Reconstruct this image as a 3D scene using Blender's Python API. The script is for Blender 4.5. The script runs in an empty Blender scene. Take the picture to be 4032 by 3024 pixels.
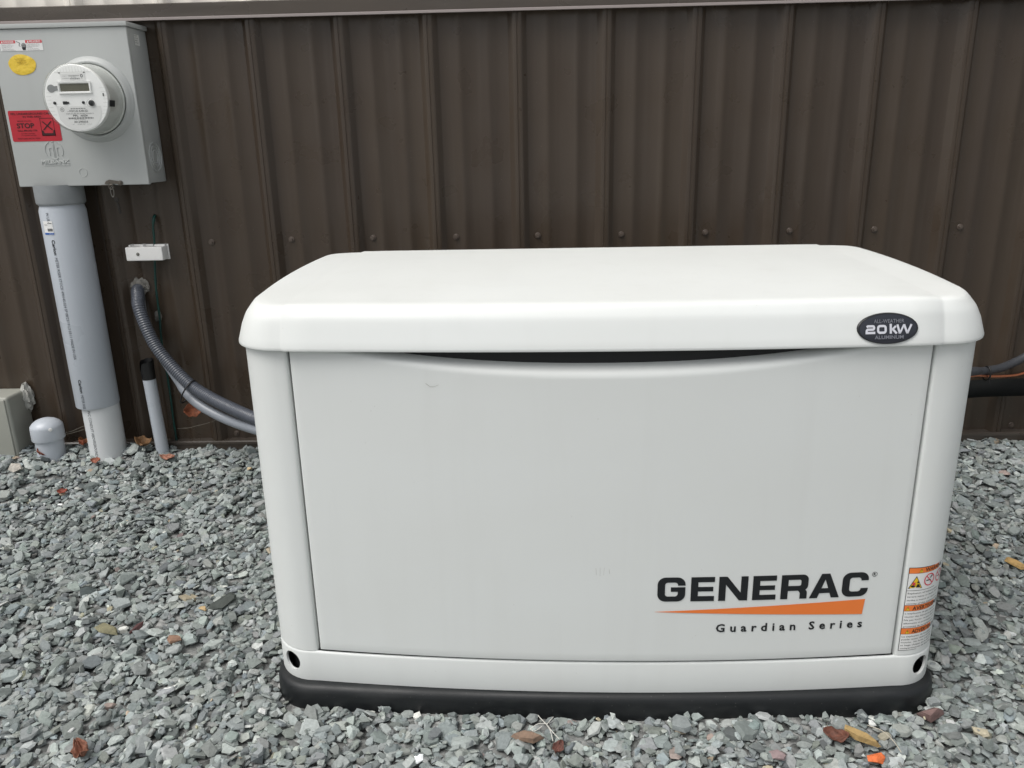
import bpy, bmesh, math, random
import numpy as np
from mathutils import Vector, Matrix
R = math.radians
rng = np.random.default_rng(11)
random.seed(11)
scene = bpy.context.scene
col = scene.collection

# ------------------------------------------------------------------ camera
CAM = (0.0, -2.2315, 0.9735)
yaw, pitch, roll, FPX = 0.0300, -0.2982, -0.0220, 3147.4
cy_, sy_, cp_, sp_ = math.cos(yaw), math.sin(yaw), math.cos(pitch), math.sin(pitch)
fw = Vector((-sy_*cp_, cy_*cp_, sp_)); rt = Vector((cy_, sy_, 0)); up = rt.cross(fw)
r2 = rt*math.cos(roll) + up*math.sin(roll); u2 = -rt*math.sin(roll) + up*math.cos(roll)
cd = bpy.data.cameras.new('camera'); cam = bpy.data.objects.new('camera', cd); col.objects.link(cam)
m = Matrix((r2, u2, -fw)).transposed().to_4x4(); m.translation = Vector(CAM); cam.matrix_world = m
cd.sensor_width = 36; cd.lens = FPX/4032*36; cd.clip_start = .02; cd.clip_end = 500
scene.camera = cam

# ------------------------------------------------------------------ light: overcast sky, very soft sun
SUN_EL, SUN_AZ = R(60), R(232)          # azimuth measured from +Y, clockwise: behind and left of the camera
w = bpy.data.worlds.new('World'); scene.world = w; w.use_nodes = True
wn = w.node_tree; wn.nodes.clear()
sky = wn.nodes.new('ShaderNodeTexSky'); sky.sky_type = 'NISHITA'; sky.sun_disc = False
sky.sun_elevation = SUN_EL; sky.sun_rotation = SUN_AZ; sky.air_density = 1.0; sky.dust_density = 4.0; sky.ozone_density = 1.0
hs = wn.nodes.new('ShaderNodeHueSaturation'); hs.inputs['Saturation'].default_value = .22
bg = wn.nodes.new('ShaderNodeBackground'); bg.inputs['Strength'].default_value = .12
wo = wn.nodes.new('ShaderNodeOutputWorld')
wn.links.new(sky.outputs[0], hs.inputs['Color']); wn.links.new(hs.outputs[0], bg.inputs[0]); wn.links.new(bg.outputs[0], wo.inputs[0])
sl = bpy.data.lights.new('sun', 'SUN'); sl.energy = 1.5; sl.angle = R(45); sl.color = (1, .972, .93)
so = bpy.data.objects.new('sun', sl); col.objects.link(so)
sd = Vector((math.sin(SUN_AZ)*math.cos(SUN_EL), math.cos(SUN_AZ)*math.cos(SUN_EL), math.sin(SUN_EL)))
so.rotation_euler = sd.to_track_quat('Z', 'Y').to_euler(); so.location = sd*6
vs = scene.view_settings; vs.view_transform = 'Standard'; vs.look = 'None'; vs.gamma = 1; vs.exposure = 0.24
vs.use_curve_mapping = False
scene.cycles.max_bounces = 6; scene.cycles.transparent_max_bounces = 12

# ------------------------------------------------------------------ materials
def srgb(r, g, b):
    f = lambda c: (c/12.92 if c <= .04045 else ((c+.055)/1.055)**2.4)
    return (f(r/255), f(g/255), f(b/255), 1)
MATS = {}
def mat(name, color, rough=.5, metal=0, spec=.5, bump=None, var=None, coat=0):
    """bump=(scale, strength, distance); var=(scale(xyz), amount, second colour)"""
    if name in MATS: return MATS[name]
    M = bpy.data.materials.new(name); M.use_nodes = True; nt = M.node_tree; b = nt.nodes['Principled BSDF']
    c = color if len(color) == 4 else (*color, 1)
    b.inputs['Base Color'].default_value = c; b.inputs['Roughness'].default_value = rough
    b.inputs['Metallic'].default_value = metal; b.inputs['Specular IOR Level'].default_value = spec
    b.inputs['Coat Weight'].default_value = coat
    tc = nt.nodes.new('ShaderNodeTexCoord')
    if var:
        sc, amt, c2 = var
        mp = nt.nodes.new('ShaderNodeMapping'); mp.inputs['Scale'].default_value = sc
        n = nt.nodes.new('ShaderNodeTexNoise'); n.inputs['Scale'].default_value = 1; n.inputs['Detail'].default_value = 6
        rp = nt.nodes.new('ShaderNodeValToRGB'); rp.color_ramp.elements[0].position = .35; rp.color_ramp.elements[1].position = .7
        ml = nt.nodes.new('ShaderNodeMath'); ml.operation = 'MULTIPLY'; ml.inputs[1].default_value = amt
        mx = nt.nodes.new('ShaderNodeMix'); mx.data_type = 'RGBA'
        mx.inputs[6].default_value = c; mx.inputs[7].default_value = c2
        L = nt.links.new
        L(tc.outputs['Object'], mp.inputs[0]); L(mp.outputs[0], n.inputs['Vector']); L(n.outputs[0], rp.inputs[0])
        L(rp.outputs[0], ml.inputs[0]); L(ml.outputs[0], mx.inputs[0]); L(mx.outputs[2], b.inputs['Base Color'])
    if bump:
        n = nt.nodes.new('ShaderNodeTexNoise'); n.inputs['Scale'].default_value = bump[0]; n.inputs['Detail'].default_value = 5
        bp = nt.nodes.new('ShaderNodeBump'); bp.inputs['Strength'].default_value = bump[1]; bp.inputs['Distance'].default_value = bump[2]
        nt.links.new(tc.outputs['Object'], n.inputs['Vector']); nt.links.new(n.outputs[0], bp.inputs['Height'])
        nt.links.new(bp.outputs[0], b.inputs['Normal'])
    MATS[name] = M
    return M
M_BISQUE = mat('bisque_paint', srgb(224, 227, 225), .40, bump=(900, .05, .0004), var=((2.5, 2.5, 6), .35, srgb(218, 220, 216)))
M_DARK = mat('dark_frame', srgb(32, 33, 34), .7)
M_PAD = mat('black_composite', srgb(19, 22, 24), .5, bump=(350, .25, .0006), var=((6, 6, 20), .5, srgb(28, 31, 33)))
M_BLACKINK = mat('black_ink', srgb(24, 27, 30), .45)
M_ORANGE = mat('orange_print', srgb(240, 128, 58), .5)
M_BADGE = mat('badge_navy', srgb(36, 39, 48), .25, coat=.4)
M_BADGERIM = mat('badge_rim', srgb(18, 20, 24), .3)
M_SILVER = mat('badge_silver', srgb(205, 206, 214), .4)
M_BADGEGREY = mat('badge_grey', srgb(120, 122, 130), .45)
M_WHITE = mat('label_white', srgb(232, 232, 230), .5)
M_INKGREY = mat('small_print', srgb(48, 50, 52), .6)
M_YELLOW = mat('warning_yellow', srgb(240, 200, 40), .5)
M_REDRING = mat('warning_red', srgb(214, 60, 80), .5)
M_WALL = mat('brown_painted_steel', srgb(63, 53, 44), .34, bump=(60, .08, .002), var=((9, 9, .7), .6, srgb(72, 61, 49)))
M_TRIM = mat('brown_trim', srgb(70, 64, 58), .32, var=((3, 9, 9), .5, srgb(88, 78, 68)))
M_CREAM = mat('cream_siding', srgb(244, 238, 228), .45, var=((9, 9, .8), .4, srgb(230, 225, 214)))
M_BOX = mat('grey_enamel', srgb(182, 185, 183), .42, bump=(500, .06, .0004), var=((5, 5, 5), .4, srgb(174, 177, 175)))
M_BOXSIDE = M_BOX
M_METAL = mat('zinc_metal', srgb(150, 148, 142), .35, metal=1)
M_LATCH = mat('latch_plate', srgb(112, 106, 98), .4, metal=.7)
M_HEM = mat('pale_hem', srgb(150, 141, 138), .45)
M_STEELKEY = mat('dark_key_steel', srgb(60, 58, 56), .35, metal=.8)
M_PVC = mat('grey_pvc', srgb(188, 194, 201), .36, bump=(40, .05, .001), var=((7, 7, 3), .5, srgb(178, 184, 192)))
M_PVCINK = mat('pvc_print', srgb(58, 62, 68), .6)
M_FACE = mat('meter_white', srgb(252, 252, 250), .45)
M_FACELINE = mat('meter_groove', srgb(186, 187, 182), .6)
M_METERSIDE = mat('meter_grey_side', srgb(206, 208, 203), .3)
M_LCD = mat('lcd_glass', srgb(98, 97, 84), .2)
M_YSTICK = mat('yellow_sticker', srgb(238, 204, 70), .45, bump=(70, .7, .004), var=((60, 60, 60), .5, srgb(222, 184, 50)))
M_RED = mat('red_label', srgb(190, 38, 52), .45, var=((40, 40, 40), .5, srgb(170, 30, 46)))
M_REDINK = mat('label_dark_print', srgb(52, 14, 18), .6)
M_DANGER = mat('danger_red', srgb(212, 66, 74), .5)
M_WHITEPL = mat('white_plastic', srgb(246, 245, 242), .35)
M_GREEN = mat('green_wire', srgb(14, 66, 58), .3, var=((80, 80, 12), .8, srgb(8, 42, 42)))
M_FLEX = mat('flex_conduit_grey', srgb(80, 84, 92), .28)
M_SMOOTH = mat('smooth_conduit_grey', srgb(128, 133, 140), .3)
M_TAPE = mat('black_tape', srgb(22, 22, 23), .4)
M_FOAM = mat('grey_foam', srgb(142, 140, 134), .9, bump=(120, 1, .004), var=((60, 60, 60), .8, srgb(96, 92, 86)))
M_RUBBER = mat('black_insulation', srgb(56, 58, 62), .5, bump=(600, .5, .001))
M_COPPER = mat('copper_tube', srgb(214, 132, 96), .3, metal=1)
M_POLY = mat('black_poly_pipe', srgb(15, 17, 17), .8, spec=.2)  # black pipe, colour darkened and kept matte so it reads as shadow
M_UTIL = mat('utility_box_grey', srgb(160, 161, 152), .5, var=((8, 8, 8), .5, srgb(146, 147, 138)))
M_SCREW = mat('brown_screw', srgb(88, 78, 70), .35)
M_GROUND = mat('ground_gravel', srgb(128, 131, 128), .85)
def _gr():
    nt = M_GROUND.node_tree; b = nt.nodes['Principled BSDF']; L = nt.links.new; tc = nt.nodes.new('ShaderNodeTexCoord')
    v = nt.nodes.new('ShaderNodeTexVoronoi'); v.inputs['Scale'].default_value = 62; L(tc.outputs['Object'], v.inputs['Vector'])
    bw = nt.nodes.new('ShaderNodeSeparateColor'); L(v.outputs['Color'], bw.inputs[0])
    cr = nt.nodes.new('ShaderNodeValToRGB'); cr.color_ramp.elements[0].color = (.11, .115, .11, 1); cr.color_ramp.elements[1].color = (.36, .365, .355, 1); L(bw.outputs[0], cr.inputs[0])
    L(cr.outputs[0], b.inputs['Base Color'])
    bp = nt.nodes.new('ShaderNodeBump'); bp.invert = True; bp.inputs['Strength'].default_value = 1; bp.inputs['Distance'].default_value = .012; L(v.outputs['Distance'], bp.inputs['Height']); L(bp.outputs[0], b.inputs['Normal'])
_gr()
def clear_mat():
    M = bpy.data.materials.new('clear_plastic'); M.use_nodes = True; nt = M.node_tree; nt.nodes.clear()
    o = nt.nodes.new('ShaderNodeOutputMaterial'); mx = nt.nodes.new('ShaderNodeMixShader'); t = nt.nodes.new('ShaderNodeBsdfTransparent')
    t.inputs[0].default_value = (.985, .99, .985, 1)
    g = nt.nodes.new('ShaderNodeBsdfGlossy'); g.inputs['Roughness'].default_value = .06
    lw = nt.nodes.new('ShaderNodeLayerWeight'); lw.inputs[0].default_value = .5; pw_ = nt.nodes.new('ShaderNodeMath'); pw_.operation = 'POWER'; pw_.inputs[1].default_value = 2.6
    f = nt.nodes.new('ShaderNodeMath'); f.operation = 'MULTIPLY_ADD'; f.inputs[1].default_value = .75; f.inputs[2].default_value = .02
    nt.links.new(lw.outputs['Facing'], pw_.inputs[0]); nt.links.new(pw_.outputs[0], f.inputs[0])
    nt.links.new(f.outputs[0], mx.inputs[0]); nt.links.new(t.outputs[0], mx.inputs[1]); nt.links.new(g.outputs[0], mx.inputs[2])
    nt.links.new(mx.outputs[0], o.inputs[0]); return M
M_CLEAR = clear_mat()
def stone_mat():
    M = bpy.data.materials.new('slate_gravel'); M.use_nodes = True; nt = M.node_tree; b = nt.nodes['Principled BSDF']; L = nt.links.new
    a = nt.nodes.new('ShaderNodeAttribute'); a.attribute_name = 'stone_colour'
    tc = nt.nodes.new('ShaderNodeTexCoord')
    n = nt.nodes.new('ShaderNodeTexNoise'); n.inputs['Scale'].default_value = 160; n.inputs['Detail'].default_value = 6; n.inputs['Roughness'].default_value = .65
    mr = nt.nodes.new('ShaderNodeMapRange'); mr.inputs[1].default_value = .3; mr.inputs[2].default_value = .7; mr.inputs[3].default_value = .80; mr.inputs[4].default_value = 1.18
    mx = nt.nodes.new('ShaderNodeVectorMath'); mx.operation = 'SCALE'
    L(tc.outputs['Object'], n.inputs['Vector']); L(n.outputs[0], mr.inputs[0]); L(a.outputs['Color'], mx.inputs[0]); L(mr.outputs[0], mx.inputs['Scale'])
    L(mx.outputs[0], b.inputs['Base Color'])
    b.inputs['Roughness'].default_value = .75; b.inputs['Specular IOR Level'].default_value = .35
    bp = nt.nodes.new('ShaderNodeBump'); bp.inputs['Strength'].default_value = .55; bp.inputs['Distance'].default_value = .0016
    L(n.outputs[0], bp.inputs['Height']); L(bp.outputs[0], b.inputs['Normal'])
    return M
M_STONE = stone_mat()

def weather(M, specks=(700, .74, .35), streak=(40, 40, 3, .10), rough=.12, dirt=(.30, .28, .24, 1)):
    """fine grit specks and faint run-down streaks that belong to the dirty surface, plus uneven sheen"""
    nt = M.node_tree; b = nt.nodes['Principled BSDF']; L = nt.links.new; tc = nt.nodes.new('ShaderNodeTexCoord')
    src = b.inputs['Base Color'].links[0].from_socket if b.inputs['Base Color'].links else None
    def noise(scale, vec=None, det=4):
        n = nt.nodes.new('ShaderNodeTexNoise'); n.inputs['Scale'].default_value = scale; n.inputs['Detail'].default_value = det
        L(vec or tc.outputs['Object'], n.inputs['Vector']); return n.outputs[0]
    def ramp(x, a, c, k):
        m = nt.nodes.new('ShaderNodeMapRange'); m.inputs[1].default_value = a; m.inputs[2].default_value = c; m.inputs[4].default_value = k; L(x, m.inputs[0]); return m.outputs[0]
    v = nt.nodes.new('ShaderNodeTexVoronoi'); v.inputs['Scale'].default_value = specks[0]*.12; L(tc.outputs['Object'], v.inputs['Vector'])
    sp = ramp(v.outputs['Distance'], .10, .05, 1.0)
    gate = ramp(noise(specks[0]*.05), specks[1]-.12, specks[1]-.10, specks[2])
    ml = nt.nodes.new('ShaderNodeMath'); ml.operation = 'MULTIPLY'; L(sp, ml.inputs[0]); L(gate, ml.inputs[1])
    mp = nt.nodes.new('ShaderNodeMapping'); mp.inputs['Scale'].default_value = streak[:3]; L(tc.outputs['Object'], mp.inputs[0])
    st = ramp(noise(1, mp.outputs[0], 6), .52, .75, streak[3])
    ad = nt.nodes.new('ShaderNodeMath'); ad.operation = 'MAXIMUM'; L(ml.outputs[0], ad.inputs[0]); L(st, ad.inputs[1])
    mx = nt.nodes.new('ShaderNodeMix'); mx.data_type = 'RGBA'; L(ad.outputs[0], mx.inputs[0])
    if src: L(src, mx.inputs[6])
    else: mx.inputs[6].default_value = b.inputs['Base Color'].default_value
    mx.inputs[7].default_value = dirt; L(mx.outputs[2], b.inputs['Base Color'])
    r0 = b.inputs['Roughness'].default_value; m = nt.nodes.new('ShaderNodeMapRange'); m.inputs[1].default_value = .3; m.inputs[2].default_value = .7; m.inputs[3].default_value = r0-rough; m.inputs[4].default_value = r0+rough
    L(noise(9), m.inputs[0]); L(m.outputs[0], b.inputs['Roughness'])
weather(M_BISQUE, streak=(26, 26, 2.2, .05), rough=.025, dirt=(.42, .41, .37, 1))
weather(M_PAD, specks=(900, .62, .8), streak=(14, 14, 40, .10), dirt=(.12, .12, .115, 1))
weather(M_WALL, specks=(600, .68, .5), streak=(55, 55, 1.0, .09), dirt=(.16, .14, .12, 1))
weather(M_PVC, specks=(900, .72, .5), streak=(30, 30, 2, .16), dirt=(.24, .24, .23, 1))
weather(M_BOX, specks=(700, .74, .4), streak=(30, 30, 2, .08), dirt=(.30, .30, .28, 1))
weather(M_TRIM, specks=(700, .70, .5), streak=(3, 30, 30, .2), dirt=(.2, .18, .16, 1))

# ------------------------------------------------------------------ helpers
def tag(o, label, cat, group=None, kind=None):
    o['label'] = label
    if cat: o['category'] = cat
    if group: o['group'] = group
    if kind: o['kind'] = kind
    return o
def thing(name, label, cat, loc=(0, 0, 0), rz=0, group=None):
    o = bpy.data.objects.new(name, None); col.objects.link(o); o.location = loc; o.rotation_euler = (0, 0, rz)
    o.empty_display_size = .05
    return tag(o, label, cat, group)
class MB:
    def __init__(s): s.v = []; s.f = []; s.m = []; s.cur = 0
    def add(s, vs, fs, mi=None):
        o = len(s.v); s.v += [tuple(p) for p in vs]; s.f += [tuple(i+o for i in f) for f in fs]
        s.m += [s.cur if mi is None else mi]*len(fs)
    def box(s, x0, x1, y0, y1, z0, z1, mi=None):
        s.add([(x0,y0,z0),(x1,y0,z0),(x1,y1,z0),(x0,y1,z0),(x0,y0,z1),(x1,y0,z1),(x1,y1,z1),(x0,y1,z1)],
              [(0,3,2,1),(4,5,6,7),(0,1,5,4),(1,2,6,5),(2,3,7,6),(3,0,4,7)], mi)
    def loft(s, rings, close=True, cap0=False, cap1=False, mi=None):
        n = len(rings[0]); vs = [p for r in rings for p in r]; fs = []
        for k in range(len(rings)-1):
            for i in range(n if close else n-1):
                j = (i+1) % n; fs.append((k*n+i, k*n+j, (k+1)*n+j, (k+1)*n+i))
        if cap0: fs.append(tuple(range(n-1, -1, -1)))
        if cap1: fs.append(tuple((len(rings)-1)*n+i for i in range(n)))
        s.add(vs, fs, mi)
    def lathe(s, prof, c, axis='Z', n=48, mi=None, cap0=True, cap1=True, scx=1.0):
        """prof: list of (radius, height along axis)"""
        rings = []
        for r, h in prof:
            ring = []
            for i in range(n):
                a = 2*math.pi*i/n; x, y = r*math.cos(a)*scx, r*math.sin(a)
                if axis == 'Z': ring.append((c[0]+x, c[1]+y, c[2]+h))
                elif axis == '-Y': ring.append((c[0]+x, c[1]-h, c[2]+y))
                else: ring.append((c[0]+h, c[1]+x, c[2]+y))
            rings.append(ring)
        s.loft(rings, True, cap0, cap1, mi)
    def tube(s, path, r, n=16, mi=None, caps=True):
        """path: list of Vectors; r: number or list"""
        P = [Vector(p) for p in path]; rr = r if hasattr(r, '__len__') else [r]*len(P); rings = []
        t0 = (P[1]-P[0]).normalized(); up = Vector((0, 0, 1)) if abs(t0.z) < .9 else Vector((0, 1, 0)); nrm = (up - t0*up.dot(t0)).normalized()
        for i, p in enumerate(P):
            t = (P[min(i+1, len(P)-1)]-P[max(i-1, 0)]).normalized(); nrm = (nrm - t*nrm.dot(t)).normalized(); b = t.cross(nrm)
            rings.append([tuple(p + (nrm*math.cos(2*math.pi*k/n)+b*math.sin(2*math.pi*k/n))*rr[i]) for k in range(n)])
        s.loft(rings, True, caps, caps, mi)
    def poly(s, pts, mp, mi=None):
        s.add([mp(x, y) for x, y in pts], [tuple(range(len(pts)))], mi)
    def grid(s, G, mi=None):
        n = len(G[0]); s.add([p for r in G for p in r], [(k*n+i, k*n+i+1, (k+1)*n+i+1, (k+1)*n+i) for k in range(len(G)-1) for i in range(n-1)], mi)
    def build(s, name, mats, parent=None, smooth=35, bevel=None, fixn=True):
        me = bpy.data.meshes.new(name); me.from_pydata(s.v, [], s.f)
        mats = mats if isinstance(mats, (list, tuple)) else [mats]
        for q in mats: me.materials.append(q)
        me.polygons.foreach_set('material_index', s.m)
        if fixn:
            bm = bmesh.new(); bm.from_mesh(me); bmesh.ops.remove_doubles(bm, verts=bm.verts, dist=1e-6)
            bmesh.ops.recalc_face_normals(bm, faces=bm.faces)
            if bevel:
                es = [e for e in bm.edges if len(e.link_faces) == 2 and e.calc_face_angle(0) > R(40)]
                bmesh.ops.bevel(bm, geom=es, offset=bevel[0], segments=bevel[1], affect='EDGES', profile=.6)
            bm.to_mesh(me); bm.free()
        if smooth:
            me.polygons.foreach_set('use_smooth', [True]*len(me.polygons)); me.set_sharp_from_angle(angle=R(smooth))
        me.update()
        o = bpy.data.objects.new(name, me); col.objects.link(o)
        if parent: o.parent = parent
        return o
def catmull(pts, step=.01):
    P = [Vector(p) for p in pts]; P = [2*P[0]-P[1]] + P + [2*P[-1]-P[-2]]; out = []
    for i in range(1, len(P)-2):
        n = max(2, int((P[i+1]-P[i]).length/step))
        for k in range(n):
            t = k/n; a, b, c, d = P[i-1:i+3]
            out.append(.5*((2*b)+(c-a)*t+(2*a-5*b+4*c-d)*t*t+(3*b-a-3*c+d)*t**3))
    out.append(P[-2]); return out
_tc = {}
def text2d(txt, bold=0, res=3, space=1.0):
    key = (txt, bold, res, space)
    if key in _tc: return _tc[key]
    cu = bpy.data.curves.new('t', 'FONT'); cu.body = txt; cu.size = 1; cu.offset = bold; cu.resolution_u = res; cu.space_character = space
    o = bpy.data.objects.new('t', cu); col.objects.link(o); bpy.context.view_layer.update()
    me = bpy.data.meshes.new_from_object(o.evaluated_get(bpy.context.evaluated_depsgraph_get()))
    v = np.array([tuple(q.co)[:2] for q in me.vertices]).reshape(-1, 2); f = [tuple(p.vertices) for p in me.polygons]
    bpy.data.objects.remove(o); bpy.data.curves.remove(cu); bpy.data.meshes.remove(me)
    _tc[key] = (v, f); return v, f
def put_text(mb, txt, x0, x1, y0, y1, mp, mi, bold=0, space=1.0, rot=0):
    """fit the text in the box x0..x1, y0..y1; rot=1: reads downward"""
    v, f = text2d(txt, bold, 2 if len(txt) > 12 else 4, space)
    if not len(v): return
    a, b = v.min(0), v.max(0); q = (v-a)/(b-a)
    if rot: P = [(x0+(x1-x0)*t[1], y1-(y1-y0)*t[0]) for t in q]
    else: P = [(x0+(x1-x0)*t[0], y0+(y1-y0)*t[1]) for t in q]
    mb.add([mp(*p) for p in P], f, mi)
def rrect(x0, x1, y0, y1, r, n=5):
    pts = []
    for cx, cy, a in ((x1-r, y1-r, 0), (x0+r, y1-r, 90), (x0+r, y0+r, 180), (x1-r, y0+r, 270)):
        for k in range(n+1):
            t = R(a+90*k/n); pts.append((cx+r*math.cos(t), cy+r*math.sin(t)))
    return pts
def ell(cx, cy, rx, ry, n=32): return [(cx+rx*math.cos(2*math.pi*k/n), cy+ry*math.sin(2*math.pi*k/n)) for k in range(n)]
def ring2(mb, cx, cy, rx, ry, wd, mp, mi, n=40):
    A = ell(cx, cy, rx, ry, n); B = ell(cx, cy, rx-wd, ry-wd, n)
    mb.add([mp(*p) for p in A+B], [(i, (i+1) % n, n+(i+1) % n, n+i) for i in range(n)], mi)
def flat(Y): return lambda x, z: (x, Y, z)

def ground_z(x, y):
    x = np.asarray(x, float); y = np.asarray(y, float)
    g = .105*np.clip((y+.95)/.9, 0, 1)
    g = g + .018*np.exp(-((x+1.22)**2/.03+(y+.05)**2/.01)) + .02*np.exp(-((x+1.5)**2/.03+(y+.12)**2/.02))
    return g + .004*np.sin(x*5.1+1)*np.sin(y*6.3) + .003*np.sin(x*13+y*9)

# ------------------------------------------------------------------ ground and building
def build_ground():
    xs = np.concatenate([[-300, -60, -15, -6, -3.5], np.arange(-2.6, 2.7, .05), [3.5, 6, 15, 60, 300]]); ys = np.concatenate([[-300, -60, -20, -8, -3.5], np.arange(-2.2, .31, .05), [2, 10, 60, 300]])
    X, Y = np.meshgrid(xs, ys); Z = ground_z(X, Y)-.008
    mb = MB(); mb.grid([[(X[i, j], Y[i, j], Z[i, j]) for j in range(len(xs))] for i in range(len(ys))])
    o = mb.build('ground', M_GROUND, smooth=60); tag(o, 'stony ground beneath and beyond the gravel', None, kind='structure'); del o['label']; o['label'] = 'stony ground beneath the loose gravel bed'
build_ground()

X0, SP = -.9483, .2286
def siding_profile(xa, xb):
    pts = []
    k0, k1 = int((xa-X0)/SP)-1, int((xb-X0)/SP)+2
    for k in range(k0, k1):
        c = X0+k*SP
        for dx, h in ((-.0265, 0), (-.0235, .0015), (-.0125, .0175), (-.0095, .019), (-.002, .0192), (-.001, .0178), (.001, .0178), (.002, .0192), (.0095, .019), (.0125, .0175), (.0225, .0015), (.0255, 0)):
            pts.append((c+dx, -h))
        for q in (.0762, .1524):
            for dx, h in ((-.011, 0), (-.006, .0032), (.006, .0032), (.011, 0)): pts.append((c+q+dx, -h))
    pts = [p for p in pts if xa < p[0] < xb]
    return pts
wall = thing('building_wall', 'dark brown ribbed metal wainscot wall under cream siding, behind the generator', 'wall', (0, 0, 0))
pf = siding_profile(-3.2, 3.4)
zs = [.118]+[.118+(1.30-.118)*k/16 for k in range(1, 17)]
mb = MB(); mb.grid([[(x, y + .0009*math.sin(z*9+x*3), z) for x, y in pf] for z in zs]); mb.build('siding_panel', M_WALL, wall, smooth=50)
mb = MB(); mb.grid([[(x, y+.004, z) for x, y in pf] for z in (1.316, 3.4)]); o = mb.build('upper_siding', M_CREAM, wall, smooth=50); o['label'] = 'cream ribbed siding above the brown ledge'
for xa, xb, d in ((-3.2, -.650, 0), (-.654, 3.4, .0012)):
    mb = MB(); prof = [(.0, 1.3245), (-.026-d, 1.3205), (-.0285-d, 1.3185), (-.0285-d, 1.2868), (-.030, 1.2862), (.0, 1.2862)]
    mb.loft([[(x, y, z) for y, z in prof] for x in (xa, xb)], False); 
    mb.build('ledge_flashing', M_TRIM, wall, smooth=25)
    mb = MB(); mb.loft([[(x, y, z) for y, z in ((-.0270, 1.2870), (-.0335-d, 1.2868), (-.0350-d, 1.2858), (-.0352-d, 1.2805), (-.0342-d, 1.2798), (-.0300, 1.2800), (-.0270, 1.2840))] for x in (xa, xb)], False)
    mb.build('flashing_hem', M_HEM, wall, smooth=25)
mb = MB(); prof = [(.002, .131), (-.020, .128), (-.024, .125), (-.024, .118), (-.021, .1175), (-.021, .100), (-.016, .06), (.002, .06)]
mb.loft([[(x, y, z) for y, z in prof] for x in (-3.2, 3.4)], False); mb.build('base_trim', M_TRIM, wall, smooth=25)
mb = MB(); mb.box(-3.2, 3.4, .03, .12, -.05, 3.4); mb.build('backing', M_DARK, wall, smooth=None)
mb = MB()
mb.lathe([(.0085, 0), (.0085, .0012), (.0075, .0028), (.0072, .003)], (0, 0, 0), '-Y', 20)
mb.lathe([(.0048, .002), (.0048, .0065), (.0042, .0072)], (0, 0, 0), '-Y', 6)
mb.lathe([(.0022, .0073), (.0012, .0060)], (0, 0, 0), '-Y', 10, cap0=False)
s0 = mb.build('screw', M_SCREW, wall, smooth=30); first = True
for row, z in ((0, .715), (1, .143)):
    for k in range(-4, 15):
        if row == 0 and k == -1: continue
        x = X0+k*SP+.0495+random.uniform(-.002, .002)
        if row == 1 and k in (-1, -2): continue
        o = s0 if first else s0.copy()
        if not first: col.objects.link(o); o.parent = wall
        first = False; o.location = (x, -.0003, z+random.uniform(-.002, .002)); o.rotation_euler = (0, random.uniform(0, 3), 0)

# ------------------------------------------------------------------ generator
GX, GY, GR = .1109, -1.0157, -.0180
gen = thing('standby_generator', 'cream standby generator with sloped lid and orange striped lettering on its door', 'generator', (GX, GY, 0), GR)
NF = [-.509, -.5045] ; FX = sorted(set([-.509, -.5045, .5045, .509] + [round(-.5045+1.009*k/24, 5) for k in range(25)]))
def outline(hw, y0, y1, r, bow, t=0, nc=10, ns=8, sb=0, ry=0):
    """counter-clockwise from the front left corner; front first. All insets keep the same point count"""
    hw -= t; y0 += t; y1 -= t; r = max(r-t, .006); xc = hw-r
    f = lambda x: y0-bow*max(0, 1-(x/.515)**2)
    pts = [(x, f(x)) for x in FX]; pts += [(xc, y0)] if xc > .5095 else []
    L = []
    for k in range(1, nc+1):
        a = R(-90+90*k/nc); L.append((xc+r*math.cos(a), y0+(r+ry)*(1+math.sin(a))))
    for k in range(1, ns): 
        u = k/ns; L.append((hw+sb*4*u*(1-u), y0+r+ry+(y1-y0-2*r-ry)*u))
    for k in range(nc+1):
        a = R(90*k/nc); L.append((xc+r*math.cos(a), y1-r+r*math.sin(a)))
    pts += L; rear = [(x, y1) for x in reversed(FX)]; pts += rear; pts += [(-x, y) for x, y in reversed(L)]; pts += [(-xc, y0)] if xc > .5095 else []
    return pts, len(L)
def ol(*a, **k): return outline(*a, **k)[0]
BO = dict(hw=.5960, y0=0, y1=.585, r=.0765, bow=.026)
# base pad
mb = MB(); PO = dict(hw=.6040, y0=-.022, y1=.60, r=.084, bow=.0185)
rings = [[(x, y, z) for x, y in ol(**PO, t=t)] for t, z in ((.0, -.06), (.0, .004), (.001, .022), (.0028, .0290), (.0058, .0335), (.0095, .0358), (.014, .0366), (.05, .0368))]
mb.loft(rings, True, True, True); mb.build('base_pad', M_PAD, gen, smooth=40)
# inner core
mb = MB(); mb.loft([[(x, y, z) for x, y in ol(**BO, t=.018)] for z in (.034, .660)], True, True, True); mb.build('inner_frame', M_DARK, gen, smooth=40)
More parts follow.
